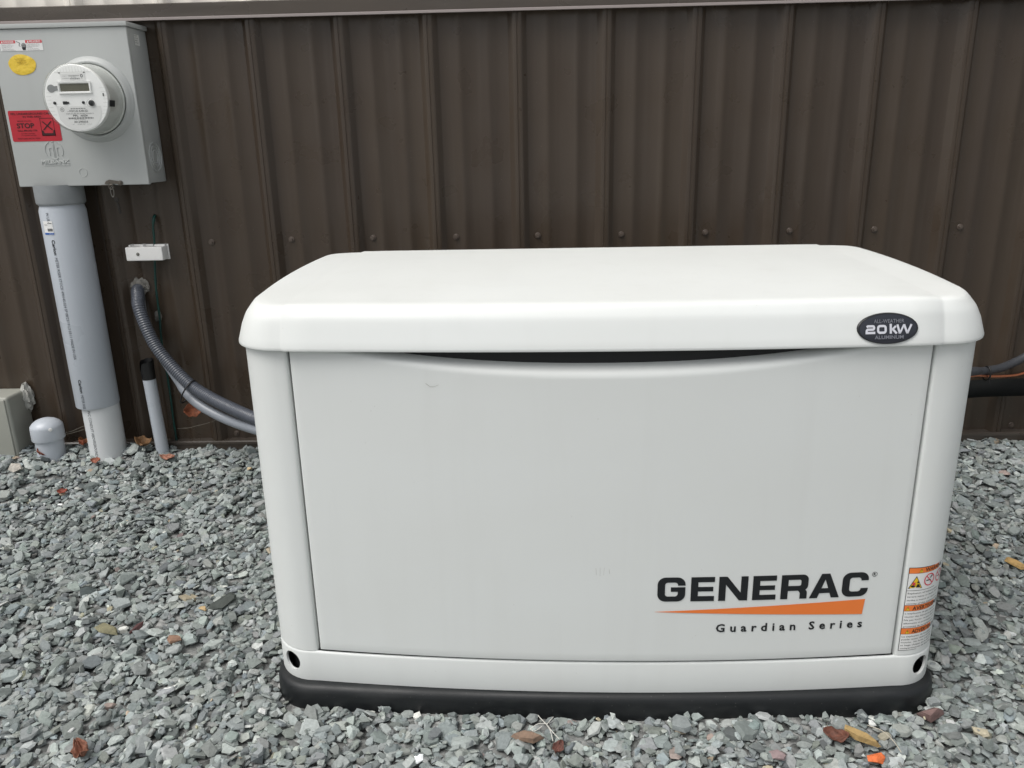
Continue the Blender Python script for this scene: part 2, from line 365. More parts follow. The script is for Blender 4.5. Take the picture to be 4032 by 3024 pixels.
# base rail with the lifting holes cut through
def rail():
    mb = MB(); pr = [(.0, .0372), (-.0006, .0372), (-.0010, .039), (-.0008, .094), (-.0002, .0968), (.0010, .0980), (.0022, .0984), (.0036, .0984), (.0036, .0372)]
    mb.loft([[(x, y, z) for x, y in ol(**BO, t=t)] for t, z in pr[1:]+[pr[1]]], True)
    me = bpy.data.meshes.new('r'); me.from_pydata(mb.v, [], mb.f); bm = bmesh.new(); bm.from_mesh(me); bmesh.ops.remove_doubles(bm, verts=bm.verts, dist=1e-6)
    bmesh.ops.recalc_face_normals(bm, faces=bm.faces); bm.to_mesh(me); bm.free(); me.materials.append(M_BISQUE)
    o = bpy.data.objects.new('base_rail', me); col.objects.link(o); cut = []
    for s in (-1, 1):
        c = MB(); d = Vector((s*.5, -.866, 0)); p = Vector((s*(.5600 if s < 0 else .5615), .0120, .0715))
        c.tube([p-d*.03, p+d*.04], .0185, 36)
        q = c.build('cutter', M_DARK, smooth=None); cut.append(q)
        md = o.modifiers.new('b', 'BOOLEAN'); md.object = q; md.operation = 'DIFFERENCE'; md.solver = 'EXACT'
    bpy.context.view_layer.update()
    nm = bpy.data.meshes.new_from_object(o.evaluated_get(bpy.context.evaluated_depsgraph_get()))
    bpy.data.objects.remove(o)
    for q in cut: bpy.data.objects.remove(q)
    nm.materials.clear(); nm.materials.append(M_BISQUE); nm.name = 'base_rail'
    nm.polygons.foreach_set('material_index', [0]*len(nm.polygons))
    nm.polygons.foreach_set('use_smooth', [True]*len(nm.polygons)); nm.set_sharp_from_angle(angle=R(40))
    o = bpy.data.objects.new('base_rail', nm); col.objects.link(o); o.parent = gen
rail()
# door
def door_y(x): return -.029*(1-(x/.515)**2)
def dsurf(x, z):
    y = door_y(x)
    g = max(0, 1-(abs(x+.004)/.455)**2.3)
    if g > 0:
        z0 = .6630-.050*g
        if z > z0: y += min(.16, (.6+.4*g)*.030*((z-z0)/(.009+.0160*g))**2.6)
    return y
dw = .5028; xs = [-dw, -dw+.0012, -dw+.004]+[-.49+.98*k/60 for k in range(61)]+[dw-.004, dw-.0012, dw]
zz = [.1022, .1034, .107]+[.12+.48*k/14 for k in range(14)]+[.600+.066*k/22 for k in range(23)]
mb = MB(); G = []
G.append([(x, door_y(x)+.016, zz[0]) for x in xs])
for i, z in enumerate(zz):
    row = []
    for j, x in enumerate(xs):
        e = 0
        if j == 0 or j == len(xs)-1: e = .0035
        elif j == 1 or j == len(xs)-2: e = .0009
        if i == 0: e = max(e, .0035)
        if i == 1: e = max(e, .0009)
        row.append((x, dsurf(x, z)+e, z))
    G.append([(row[0][0], row[0][1]+.012, row[0][2])]+row+[(row[-1][0], row[-1][1]+.012, row[-1][2])])
G[0] = [G[0][0]]+G[0]+[G[0][-1]]
mb.grid(G); door = mb.build('door', M_BISQUE, gen, smooth=30)
# side panels, wrapping the front corners
def side(s):
    mb = MB(); o = BO; r = o['r']; xc = o['hw']-r; P = [(.5070, .013), (.5070, .0045), (.5080, .0020), (.5100, .0006), (.5130, 0), (.5175, 0)]
    for k in range(1, 17):
        a = R(-90+90*k/16); P.append((xc+r*math.cos(a), r+r*math.sin(a)))
    P += [(o['hw'], .2), (o['hw'], .35), (o['hw'], .5)]
    for k in range(0, 9):
        a = R(90*k/8); P.append((xc+r*math.cos(a), o['y1']-r+r*math.sin(a)))
    P += [(.3, o['y1']), (0.001, o['y1'])]
    c = (xc, r)
    def ins(x, y, t): return (x-t*(1 if x > xc else .0), y+(t if y < r else (-t if y > o['y1']-r else 0)))
    rings = []
    for t, z in ((.010, .0985), (.0012, .0985), (0, .0998), (0, .25), (0, .45), (0, .667)):
        rings.append([(s*ins(x, y, t)[0], ins(x, y, t)[1], z) for x, y in P])
    mb.loft(rings, False); return mb.build('side_panel', M_BISQUE, gen, smooth=35)
sideL = side(-1); sideR = side(1)
# lid
def lid():
    LO = dict(hw=.6060, y0=-.0135, y1=.615, r=.0920, bow=.0205, sb=.008)
    prof = [(.016, .668), (.006, .6640), (.0022, .6606), (.0006, .6604), (0, .662), (.0002, .6655), (.0035, .676), (.0082, .692), (.0118, .7030), (.0135, .7076), (.0158, .7118), (.0203, .7190), (.0230, .7228), (.0255, .7249), (.0290, .7262), (.042, .7272)]
    def dz(y): u = min(max(y/.55, 0), 1); return .0085*(1-(1-u)**2) - (.006*((y-.55)/.07)**2 if y > .55 else 0)
    def up(x, y, z, t):
        k = min(max((z-.69)/.035, 0), 1); z2 = z + k*dz(y)
        wv = .0045+.05*min(max((y-.02)/.04, 0), 1)*min(max((.578-y)/.03, 0), 1); a = min(max((.509-abs(x))/wv, 0), 1)
        z2 += .0024*a*k
        if y < .1: y -= .0030*a*min(1, (.73-z)/.02+.2)
        elif y > .5: y += .002*a
        return (x, y, z2)
    RYF = lambda t: .045*min(max((t-.008)/.02, 0), 1)
    rings = []
    for t, z in prof:
        pts, nl = outline(**LO, t=t, ry=0 if z < .67 else RYF(t)); rings.append([up(x, y, z, t) for x, y in pts])
    mb = MB(); mb.loft(rings, True, True, False)
    t, z = prof[-1]; pts, nl = outline(**LO, t=t, ry=RYF(t)); n = len(FX); full = len(pts)
    extra = 1 if (full-2*n-2*nl) == 2 else 0
    front = pts[:n]; rear = pts[n+extra+nl: n+extra+nl+n][::-1]
    endR = pts[n-1:n]+pts[n:n+extra+nl]+[rear[-1]]; endL = [(-x, y) for x, y in endR]
    M = len(endR)-1
    def colpt(f, b, i): u = i/M; return (f[0]+(b[0]-f[0])*u, f[1]+(b[1]-f[1])*u)
    # end strips are matched to points along the x=const columns through a smooth blend
    ys = [q[1] for q in endR]
    grid = []
    for f, b in zip(front, rear):
        c = []
        for i in range(M+1):
            u = (ys[i]-ys[0])/(ys[-1]-ys[0]); yy = f[1]+(b[1]-f[1])*u; c.append(up(f[0], yy, z+.0002*math.sin(math.pi*u), t))
        grid.append(c)
    mb.grid(grid)
    for s, E, fc in ((1, endR, (front[-1], rear[-1])), (-1, endL, (front[0], rear[0]))):
        g = []
        for j in range(7):
            w_ = j/6; row = []
            for i in range(M+1):
                u = (ys[i]-ys[0])/(ys[-1]-ys[0]); x0, y0_ = fc[0][0], fc[0][1]+(fc[1][1]-fc[0][1])*u
                row.append(up(x0+(E[i][0]-x0)*w_, y0_+(E[i][1]-y0_)*w_, z, t))
            g.append(row)
        mb.grid(g)
    return mb.build('lid', M_BISQUE, gen, smooth=50)
lid_o = lid()
mb = MB(); mb.loft([[(x, y, z) for x, y in ol(**BO, t=.004)] for z in (.6620, .6660)], True, True, True); mb.build('lid_lining', M_DARK, lid_o, smooth=None)
# lettering on the door
LET = {}
def P_(*a): return list(a)
def letters(mb, mp, mi):
    H = .0458; zb = .2218; T = .0102   # cap height, baseline, stroke
    def quad(x0, x1, z0, z1): mb.add([mp(x0, z0), mp(x1, z0), mp(x1, z1), mp(x0, z1)], [(0, 1, 2, 3)], mi)
    def strip(A, B): n = len(A); mb.add([mp(*p) for p in A+B], [(i, i+1, n+i+1, n+i) for i in range(n-1)], mi)
    def arcpts(x0, x1, z0, z1, r, seq):
        out = []
        for s_ in seq:
            if isinstance(s_, tuple): out.append(s_); continue
            cx, cz, a = {'tr': (x1-r, z1-r, 0), 'tl': (x0+r, z1-r, 90), 'bl': (x0+r, z0+r, 180), 'br': (x1-r, z0+r, 270)}[s_]
            for k in range(7):
                t = R(a+15*k); out.append((cx+r*math.cos(t), cz+r*math.sin(t)))
        return out
    def E(x, wd):
        quad(x, x+T*1.15, zb, zb+H)
        for z in (zb, zb+H/2-T*.42, zb+H-T*.95): quad(x+T*1.15, x+wd-(.002 if z == zb+H/2-T*.42 else 0), z, z+T*(.84 if z == zb+H/2-T*.42 else .95))
    def C(x, wd, g=False):
        r1 = .0135; r0 = .005; tx = T*1.2; tz = T*.95
        o = arcpts(x, x+wd, zb, zb+H, r1, ['tr', 'tl', 'bl', 'br']); i = arcpts(x+tx, x+wd-tx, zb+tz, zb+H-tz, r0, ['tr', 'tl', 'bl', 'br'])
        strip([(x+wd, zb+H*.66)]+o+[(x+wd, zb+H*(.5 if g else .34))], [(x+wd-tx, zb+H*.66)]+i+[(x+wd-tx, zb+H*(.5 if g else .34))])
        if g: quad(x+wd*.48, x+wd, zb+H*.5-T*.42, zb+H*.5+T*.42)
    C(.0905, .0455, True); E(.1450, .0385)
    x = .1905; wd = .0475; tw = .0115; quad(x, x+tw, zb, zb+H); quad(x+wd-tw, x+wd, zb, zb+H)
    mb.add([mp(x+.0004, zb+H-.0002), mp(x+.0135, zb+H-.0002), mp(x+wd-.0004, zb+.0002), mp(x+wd-.0135, zb+.0002)], [(0, 3, 2, 1)], mi)
    E(.2460, .0385)
    x = .2925; wd = .0445; quad(x, x+T*1.15, zb, zb+H)
    r1 = .0095; z1 = zb+H; z0 = zb+H*.36; xr = x+wd
    o = [(x+T*1.15, z1)]+arcpts(x, xr, z0-.001, z1, r1, ['tr'])[::-1]+arcpts(x, xr, z0-.001, z1, r1, ['br'])[::-1]+[(x+T*1.15, z0-.001)]
    tz = T*.92; tx = T*1.15
    i = [(x+tx, z1-tz)]+arcpts(x, xr-tx, z0+tz-.001, z1-tz, .003, ['tr'])[::-1]+arcpts(x, xr-tx, z0+tz-.001, z1-tz, .003, ['br'])[::-1]+[(x+tx, z0+tz-.001)]
    strip(o, i)
    strip([(xr-.006, z0+.004), (xr-.0015, z0-.003), (xr-.001, z0-.006), (xr-.001, zb)], [(xr-tx-.006, z0+.001), (xr-tx-.0025, z0-.003), (xr-tx-.001, z0-.006), (xr-tx-.001, zb)])
    x = .3400; wd = .0500; cx = x+wd/2; a = .0068
    strip([(cx-a, zb+H), (x, zb)], [(cx+.0005, zb+H*.80), (x+.0135, zb)]); strip([(cx+a, zb+H), (x+wd, zb)], [(cx-.0005, zb+H*.80), (x+wd-.0135, zb)])
    mb.add([mp(cx-a, zb+H), mp(cx+a, zb+H), mp(cx+.0005, zb+H*.8), mp(cx-.0005, zb+H*.8)], [(0, 1, 2, 3)], mi)
    quad(x+.0105, x+wd-.0105, zb+H*.20, zb+H*.20+T*.9)
    C(.3935, .0435)
def dmap(off): return lambda x, z: (x, door_y(x)-off, z)
fx = lambda x: .0905+(x-.0905)*1.024
lm = lambda x, z: dmap(.0009)(fx(x), z)
mb = MB(); letters(mb, lm, 0)
mb.build('logo_lettering', M_BLACKINK, door, smooth=None, fixn=False); mb = MB()
put_text(mb, 'Guardian Series', .1920, .4430, .1605, .1768, dmap(.0009), 0, bold=.026, space=1.7)
mb.build('series_lettering', M_BLACKINK, door, smooth=None, fixn=False); mb = MB()
ring2(mb, .4545, .2625, .0045, .0045, .0007, dmap(.0008), 0, 24); put_text(mb, 'R', .4525, .4565, .2600, .2652, dmap(.0009), 0, bold=.02)
mb.build('registered_mark', M_BLACKINK, door, smooth=None, fixn=False)
mb = MB(); n = 24
top = [(.0870+(.4430-.0870)*k/n, .2020+(.2160-.2020)*k/n) for k in range(n+1)]; bot = [(.0870+(.4405-.0870)*k/n, .2017+(.1868-.2017)*(k/n)) for k in range(n+1)]
mb.add([dmap(.0009)(*p) for p in bot+top], [(i, i+1, n+1+i+1, n+1+i) for i in range(n)]); mb.build('logo_stripe', M_ORANGE, door, smooth=None, fixn=False)
# scuffs on the door
M_SCUFF = mat('scuff_grey', srgb(176, 177, 170), .6)
for pts in ([(-.283, .607), (-.276, .6015), (-.270, .6015), (-.262, .605)], [(-.013, .285), (-.012, .272)], [(-.006, .286), (-.006, .270)], [(.001, .286), (.0, .272)], [(.009, .283), (.010, .274)]):
    mb = MB()
    for a, b in zip(pts[:-1], pts[1:]):
        mb.add([dmap(.0006)(a[0], a[1]), dmap(.0006)(b[0], b[1]), dmap(.0006)(b[0]+.0004, b[1]+.0007), dmap(.0006)(a[0]+.0004, a[1]+.0007)], [(0, 1, 2, 3)])
    mb.build('scuff', M_SCUFF, door, smooth=None, fixn=True)
# badge on the lid
def badge():
    cx, cz = .4225, .6875; rx, rz = .0465, .0226
    def mp(off): return lambda x, z: (x, -.0148+(z-cz)*.30+.066*(x-cx)-off, z)
    mb = MB(); N = 48; rings = []
    for k, off in ((1.0, -.006), (1.0, .003), (.985, .0042), (.955, .0048), (.93, .0046)):
        rings.append([mp(off)(*p) for p in ell(cx, cz, rx*k, rz*k, N)])
    mb.loft(rings, True, True, False, 1)
    rings = [[mp(off)(*p) for p in ell(cx, cz, rx*k, rz*k, N)] for k, off in ((.93, .0046), (.80, .0054), (.6, .0060), (.3, .0064), (.02, .0065))]
    mb.loft(rings, True, False, True, 0)
    q = mp(.0073)
    put_text(mb, 'ALL-WEATHER', cx-.0225, cx+.0235, cz+.0088, cz+.0142, q, 3, bold=.008)
    def stroke(pts, wd, closed=False):
        P = [Vector(p) for p in pts]; n = len(P); A, B = [], []
        for i in range(n):
            a = P[i-1] if (i or closed) else P[i]; c = P[(i+1) % n] if (i < n-1 or closed) else P[i]
            d1 = (P[i]-a); d2 = (c-P[i]); d1 = d1.normalized() if d1.length > 1e-9 else d2.normalized(); d2 = d2.normalized() if d2.length > 1e-9 else d1
            t = (d1+d2).normalized(); nn = Vector((-t.y, t.x)); k = wd/2/max(.5, nn.dot(Vector((-d1.y, d1.x)))); A.append(P[i]+nn*k); B.append(P[i]-nn*k)
        mb.add([q(*p) for p in A+B], [(i, (i+1) % n, n+(i+1) % n, n+i) for i in range(n if closed else n-1)], 2)
    z0, z1, w_ = cz-.0068, cz+.0062, .0034
    def rc(x0, x1, ya, yb, r, corners):
        out = []
        for c in corners:
            if isinstance(c, tuple): out.append(c); continue
            ox, oy, a = {'tr': (x1-r, yb-r, 0), 'tl': (x0+r, yb-r, 90), 'bl': (x0+r, ya+r, 180), 'br': (x1-r, ya+r, 270)}[c.replace('-', '')]
            ks = range(5) if '-' not in c else range(4, -1, -1)
            out += [(ox+r*math.cos(R(a+22.5*k)), oy+r*math.sin(R(a+22.5*k))) for k in ks]
        return out
    h = w_/2; x0, x1 = cx-.0352+h, cx-.0205-h; zm = (z0+z1)/2
    stroke([(x0-h, z1-h-.0028), (x0, z1-h-.0012)][1:]+[(x0+.002, z1-h)]+rc(x0, x1, zm, z1-h, .0022, ['-tr', '-br'])+rc(x0, x1, z0+h, zm, .0022, ['tl', ])+[(x0, z0+h), (x1+h, z0+h)], w_)
    stroke(rc(cx-.0178+h, cx-.0030-h, z0+h, z1-h, .0030, ['tr', 'tl', 'bl', 'br']), w_, True)
    stroke([(cx+.0030, z0), (cx+.0030, z1+.0012)], w_); stroke([(cx+.0045, zm-.0012), (cx+.0108, z1-.0022)], w_*.85); stroke([(cx+.0062, zm-.0002), (cx+.0120, z0)], w_*.95)
    stroke([(cx+.0130, z1), (cx+.0168, z0)], w_*.95); stroke([(cx+.0168, z0), (cx+.0232, z1)], w_*.8); stroke([(cx+.0232, z1), (cx+.0280, z0)], w_*.95); stroke([(cx+.0280, z0), (cx+.0345, z1)], w_*.9)
    put_text(mb, 'ALUMINUM', cx-.0215, cx+.0225, cz-.0144, cz-.0092, q, 3, bold=.02)
    o = mb.build('badge', [M_BADGE, M_BADGERIM, M_SILVER, M_BADGEGREY], lid_o, smooth=40, fixn=False)
    o['label'] = 'oval black power rating badge'
badge()
# warning sticker on the right corner
def warn():
    r = .0765; xc = .518; x0 = .5130
    def mp(off):
        def f(s, z):
            if x0+s <= xc: return (x0+s, -off, z)
            a = (s-(xc-x0))/r
            if a <= math.pi/2: return (xc+(r+off)*math.sin(a), r-(r+off)*math.cos(a), z)
            return (xc+r+off, r+(a-math.pi/2)*r, z)
        return f
    zt, zb, W = .2710, .1090, .112; Hh = zt-zb
    def rect(mb, s0, s1, z0, z1, off, mi, n=24):
        A = [mp(off)(s0+(s1-s0)*k/n, z0) for k in range(n+1)]; B = [mp(off)(s0+(s1-s0)*k/n, z1) for k in range(n+1)]
        mb.add(A+B, [(i, i+1, n+2+i, n+1+i) for i in range(n)], mi)
    mb = MB(); zf = lambda f: zt-Hh*f
    rect(mb, 0, W, zb, zt, .0005, 1); rect(mb, .0009, W-.0009, zb+.0009, zt-.0009, .0007, 0)
    for a, b in ((.0, .066), (.447, .513), (.725, .794)):
        rect(mb, 0, W, zf(b)-.0006, zf(a)+(0 if a == 0 else .0006), .0008, 1); rect(mb, .0009, W-.0009, zf(b), zf(a)-(.0009 if a == 0 else 0), .0010, 2)
    rect(mb, 0, W, zf(.27)-.0004, zf(.27)+.0004, .0009, 1)
    def tri(s, z, wd, h, c0, c1):
        mb.add([mp(.0012)(s, z), mp(.0012)(s+wd, z), mp(.0012)(s+wd/2, z+h)], [(0, 1, 2)], c0)
        mb.add([mp(.0014)(s+wd*.07, z+h*.05), mp(.0014)(s+wd*.93, z+h*.05), mp(.0014)(s+wd/2, z+h*.9)], [(0, 1, 2)], c1)
    for f, t, s0, s1 in ((.058, 'WARNING', .029, .075), (.506, 'AVERTISSEMENT', .0145, .088), (.787, 'ADVERTENCIA', .0190, .080)):
        put_text(mb, t, s0, s1, zf(f), zf(f)+.0078, mp(.0013), 1, bold=.018)
        st = s0-.0115; tri(st, zf(f)-.0002, .0075, .0078, 1, 3); put_text(mb, '!', st+.0033, st+.0044, zf(f)+.0010, zf(f)+.0056, mp(.0016), 1, bold=.02)
    tri(.0018, zf(.245), .0250, .0240, 1, 3)
    mb.poly(ell(.0095, zf(.215), .0035, .0020, 14), mp(.0017), 1); mb.add([mp(.0018)(.0105+.0042*math.cos(k*math.pi/5)*(1 if k % 2 else .5), zf(.185)+.0042*math.sin(k*math.pi/5)*(1 if k % 2 else .5)) for k in range(10)], [tuple(range(10))], 4)
    mb.poly(ell(.0178, zf(.170), .0018, .0020, 14), mp(.0017), 1); mb.poly([(.0150, zf(.23)), (.0225, zf(.23)), (.0205, zf(.195)), (.0170, zf(.19))], mp(.0017), 1)
    for c in (.0405, .0680, .096):
        z = zf(.160); mb.poly(rrect(c-.007, c+.003, z-.0022, z-.0002, .0003), mp(.0012), 1)
        for q in range(3): mb.poly(ell(c+.002+q*.0014, z+.0035+q*.0014, .0022, .0008, 10), mp(.0012), 5)
        ring2(mb, c, z, .0115, .0118, .0019, mp(.0014), 4, 36)
        mb.add([mp(.0015)(c-.0080, z+.0072), mp(.0015)(c-.0068, z+.0084), mp(.0015)(c+.0080, z-.0072), mp(.0015)(c+.0068, z-.0084)], [(0, 3, 2, 1)], 4)
    L = [(.292, 'Explosion of battery gases can cause'), (.332, 'severe injury or death. Do not smoke,'), (.374, 'strike a match or cause a spark in the'), (.416, 'vicinity of this battery compartment.'),
         (.533, 'L\u2019explosion de gaz de la batterie peut'), (.573, 'causer des blessures graves ou la mort.'), (.613, 'Ne pas fumer, ne pas allumer une'), (.653, 'allumette ni provoquer d\u2019\u00e9tincelles \u00e0'), (.693, 'proximit\u00e9 de ce compartiment.'),
         (.815, 'La explosi\u00f3n de los gases de la bater\u00eda'), (.851, 'puede causar da\u00f1os severos o la'), (.887, 'muerte.  No fume, ni prenda f\u00f3sforos'), (.923, 'ni haga chispas en la vecindad del'), (.959, 'compartimiento de bater\u00edas.')]
    for f, t in L: put_text(mb, t, .0030, .0030+len(t)*.00255, zf(f+.022)-.0004, zf(f)-.0001, mp(.0011), 5, bold=.004)
    o = mb.build('warning_sticker', [M_WHITE, M_BLACKINK, M_ORANGE, M_YELLOW, M_REDRING, M_INKGREY], sideR, smooth=None, fixn=False)
    o['label'] = 'orange and white warning sticker in three languages'
warn()

# ------------------------------------------------------------------ meter box
box = thing('meter_box', 'grey steel meter box with danger and stop stickers, on the brown wall', 'electrical box', (-1.17, 0, .881))
def bx(mb_, name, mats, **k):
    o = mb_.build(name, mats, box, **k); o.matrix_parent_inverse = box.matrix_world.inverted() if False else Matrix.Translation((1.17, 0, -.881)); return o
XL, XR, ZB, ZT, YF = -1.341, -.9965, .8785, 1.2585, -.1120
mb = MB(); mb.box(XL+.002, XR-.002, -.102, -.004, ZB+.003, ZT-.001); bx(mb, 'box_body', M_BOX, bevel=(.002, 2))
mb = MB(); mb.box(XL, XR, YF, -.099, ZB, ZT-.0005); cover = bx(mb, 'front_cover', M_BOX, bevel=(.003, 3))
mb = MB(); mb.box(XL-.003, XR+.0035, -.1165, -.004, ZT, ZT+.0105); bx(mb, 'top_cap', M_BOX, bevel=(.0012, 2))
MC = (-1.1055, YF, 1.0885)
mb = MB(); mb.lathe([(.1030, -.002), (.1030, .0003), (.1000, .0022), (.0965, .0065), (.0930, .0105), (.0895, .0120), (.0865, .0115), (.0850, .0085), (.0850, .0)], MC, '-Y', 72, cap0=False, cap1=False); bx(mb, 'meter_collar', M_BOX, smooth=60)
# embossed maker's mark and knockouts
mb = MB(); e = flat(YF-.0009)
def ridge(pts, wd, h=.0013, Yb=YF, m_=mb):
    P = [Vector((p[0], 0, p[1])) for p in pts]; A = []; 
    for i, p in enumerate(P):
        t = (P[min(i+1, len(P)-1)]-P[max(i-1, 0)]).normalized(); nn = Vector((-t.z, 0, t.x)); A.append([tuple(p-nn*wd+Vector((0, Yb+.0002, 0))), tuple(p-nn*wd*.4+Vector((0, Yb-h, 0))), tuple(p+nn*wd*.4+Vector((0, Yb-h, 0))), tuple(p+nn*wd+Vector((0, Yb+.0002, 0)))])
    m_.loft(A, False)
def arc(cx, cz, r, a0, a1, n=14, sx=1): return [(cx+sx*r*math.cos(R(a0+(a1-a0)*k/n)), cz+r*math.sin(R(a0+(a1-a0)*k/n))) for k in range(n+1)]
lc, lz = -1.2320, .9680
ridge(arc(lc, lz, .0235, 118, 215), .0016); ridge(arc(lc, lz, .0235, 62, -35), .0016)
ridge([(lc-.0045, lz+.0215), (lc+.0010, lz+.0215), (lc+.0015, lz+.018), (lc+.0015, lz-.0165)], .0013)
ridge([(lc-.0012, lz+.013), (lc-.0012, lz-.0165)], .0010); ridge([(lc-.011, lz-.019)]+arc(lc, lz-.010, .012, 225, 315, 8), .0012)
for q in (-.0115, .0085): ridge([(lc+q, lz-.013), (lc+q, lz+.004)]+arc(lc+q+.0035, lz+.004, .0035, 180, 60, 6), .0010)
for t_, xa_, xb_, za_, zb_ in (('MILBANK', -1.2705, -1.1950, .9352, .9445), ('POWERING FORWARD', -1.2640, -1.1950, .9290, .9322)):
    cu = bpy.data.curves.new('t', 'FONT'); cu.body = t_; cu.size = 1; cu.resolution_u = 2; cu.extrude = .06; cu.bevel_depth = .045; cu.bevel_resolution = 0
    o_ = bpy.data.objects.new('t', cu); col.objects.link(o_); bpy.context.view_layer.update(); me_ = bpy.data.meshes.new_from_object(o_.evaluated_get(bpy.context.evaluated_depsgraph_get()))
    v_ = np.array([tuple(q.co) for q in me_.vertices]); a_, b_ = v_.min(0), v_.max(0); q_ = (v_-a_)/(b_-a_); hh = .0022 if t_ == 'MILBANK' else .0010
    mb.add([(xa_+(xb_-xa_)*p[0], YF+.0004-hh*p[2], za_+(zb_-za_)*p[1]) for p in q_], [tuple(p.vertices) for p in me_.polygons]); bpy.data.objects.remove(o_); bpy.data.curves.remove(cu); bpy.data.meshes.remove(me_)
ridge(arc(-1.1652, .9118, .0105, 0, 360, 30), .0009, .0009)
bx(mb, 'embossed_mark', M_BOX, smooth=30)
mb = MB()
for rr_ in (.0165, .0270, .0365):
    P = [Vector((XR, -.051+rr_*.92*math.cos(t), .9460+rr_*math.sin(t))) for t in [R(8*k) for k in range(46)]]
    mb.tube([p+Vector((-.0016, 0, 0)) for p in P], .0019, 8)
bx(mb, 'side_knockout', M_BOX, smooth=60)
mb = MB(); sm = lambda y, z: (XR-.0012, y, z)
mb.poly([(-.073, 1.2185), (-.047, 1.2185), (-.047, 1.2440), (-.073, 1.2440)], lambda y, z: (XR-.0012, y, z), 0)
for i, t in enumerate(('MILBANK', 'TYPE 3R', '200A', 'CONTINUOUS')): put_text(mb, t, -.071, -.058+.003*(i % 2), 1.2398-.0055*i, 1.2420-.0055*i, lambda y, z: (XR-.0008, y, z), 1)
bx(mb, 'rating_label', [mat('label_dull', srgb(226, 228, 224), .5), M_INKGREY], smooth=None, fixn=False)
# stickers on the cover
def danger():
    mb = MB(); x0, x1, z0, z1 = -1.3200, -1.2120, 1.2075, 1.2320; a, b = -1.2800, -1.2545; k1 = flat(YF-.0006); k2 = flat(YF-.0009); k3 = flat(YF-.0012)
    mb.poly(rrect(x0, x1, z0, z1, .0015), k1, 0)
    mb.poly([(x0+.0004, 1.2250), (a, 1.2250), (a, z1-.0003), (x0+.001, z1-.0003)], k2, 1); mb.poly([(b, 1.2250), (x1-.0004, 1.2250), (x1-.001, z1-.0003), (b, z1-.0003)], k2, 1)
    put_text(mb, 'DANGER', x0+.0100, a-.0032, 1.2262, 1.2306, k3, 0, bold=.02); put_text(mb, 'PELIGRO', b+.0100, x1-.0040, 1.2262, 1.2306, k3, 0, bold=.02)
    for q in (x0+.0042, b+.0042): mb.poly([(q, 1.2260), (q+.0048, 1.2260), (q+.0024, 1.2308)], k3, 0)
    for i, (t, wd) in enumerate((('Hazardous voltage.', .024), ('Will cause severe injury', .031), ('or death. Turn off', .026), ('power before servicing.', .022), ('Authorized personnel only', .029), ('Keep cover closed and sealed', .033))):
        put_text(mb, t, x0+.0040, x0+.0040+wd, 1.2210-.0024*i-(.0008 if i > 3 else 0), 1.2226-.0024*i-(.0008 if i > 3 else 0), k2, 2)
    for i, (t, wd) in enumerate((('Voltaje peligroso. Puede', .032), ('causar lesiones graves', .033), ('o la muerte. Desconecte', .029), ('la corriente.', .013), ('Solo personal autorizado', .028), ('mantener cerrado y sellado', .031))):
        put_text(mb, t, b+.0026, b+.0026+wd, 1.2214-.0024*i-(.0008 if i > 3 else 0), 1.2230-.0024*i-(.0008 if i > 3 else 0), k2, 2)
    # hand and electric arc
    hx, hz = -1.2608, 1.2165
    for dx, h, an in ((-.0036, .0060, .25), (-.0012, .0085, .08), (.0012, .0090, 0), (.0036, .0078, -.10), (.0058, .0055, -.25)):
        mb.poly([(hx+dx-.0008, hz), (hx+dx+.0008, hz), (hx+dx+.0007-an*h*.5, hz+h), (hx+dx-.0007-an*h*.5, hz+h)], k2, 3)
    mb.poly([(hx-.0045, hz-.0005), (hx+.0065, hz-.0005), (hx+.0050, hz-.0040), (hx+.0045, hz-.0075), (hx-.0025, hz-.0075), (hx-.0045, hz-.0035)], k2, 3)
    for p, q in (((-1.2780, 1.2298), (-1.2690, 1.2255)), ((-1.2690, 1.2255), (-1.2718, 1.2195)), ((-1.2718, 1.2195), (-1.2685, 1.2175))):
        d = (Vector(q)-Vector(p)).normalized(); nn = Vector((-d.y, d.x))*.0006
        mb.poly([(p[0]-nn.x, p[1]-nn.y), (q[0]-nn.x, q[1]-nn.y), (q[0]+nn.x, q[1]+nn.y), (p[0]+nn.x, p[1]+nn.y)], k2, 3)
    o = bx(mb, 'danger_label', [M_WHITE, M_DANGER, M_INKGREY, M_BLACKINK], smooth=None, fixn=False); o['label'] = 'red and white bilingual danger label with hand'
danger()
def yellow():
    mb = MB(); cx, cz = -1.2725, 1.1752; rr = np.random.default_rng(3)
    N = 40; rings = []
    for k in (1, .75, .5, .25, .02):
        rings.append([(cx+.0350*k*math.cos(a)*(1+.02*math.sin(5*a)), YF-.0008-(.0016*abs(math.sin(7*k+3*a))*k if k < 1 else 0), cz+.0243*k*math.sin(a)*(1+.03*math.cos(3*a))) for a in [2*math.pi*i/N for i in range(N)]])
    mb.loft(rings, True, False, True, 0)
    k3 = flat(YF-.0030)
    put_text(mb, 'Caution Over', cx-.0170, cx+.0090, cz+.0120, cz+.0150, k3, 1); put_text(mb, 'If equipment', cx-.0110, cx+.0130, cz+.0075, cz+.0105, k3, 1)
    put_text(mb, 'locate in use', cx-.0110, cx+.0130, cz+.0040, cz+.0070, k3, 1); put_text(mb, 'call first', cx-.0060, cx+.0110, cz+.0005, cz+.0030, k3, 1)
    bx(mb, 'yellow_sticker', [M_YSTICK, mat('faded_print', srgb(150, 118, 30), .6)], smooth=25, fixn=False)
yellow()
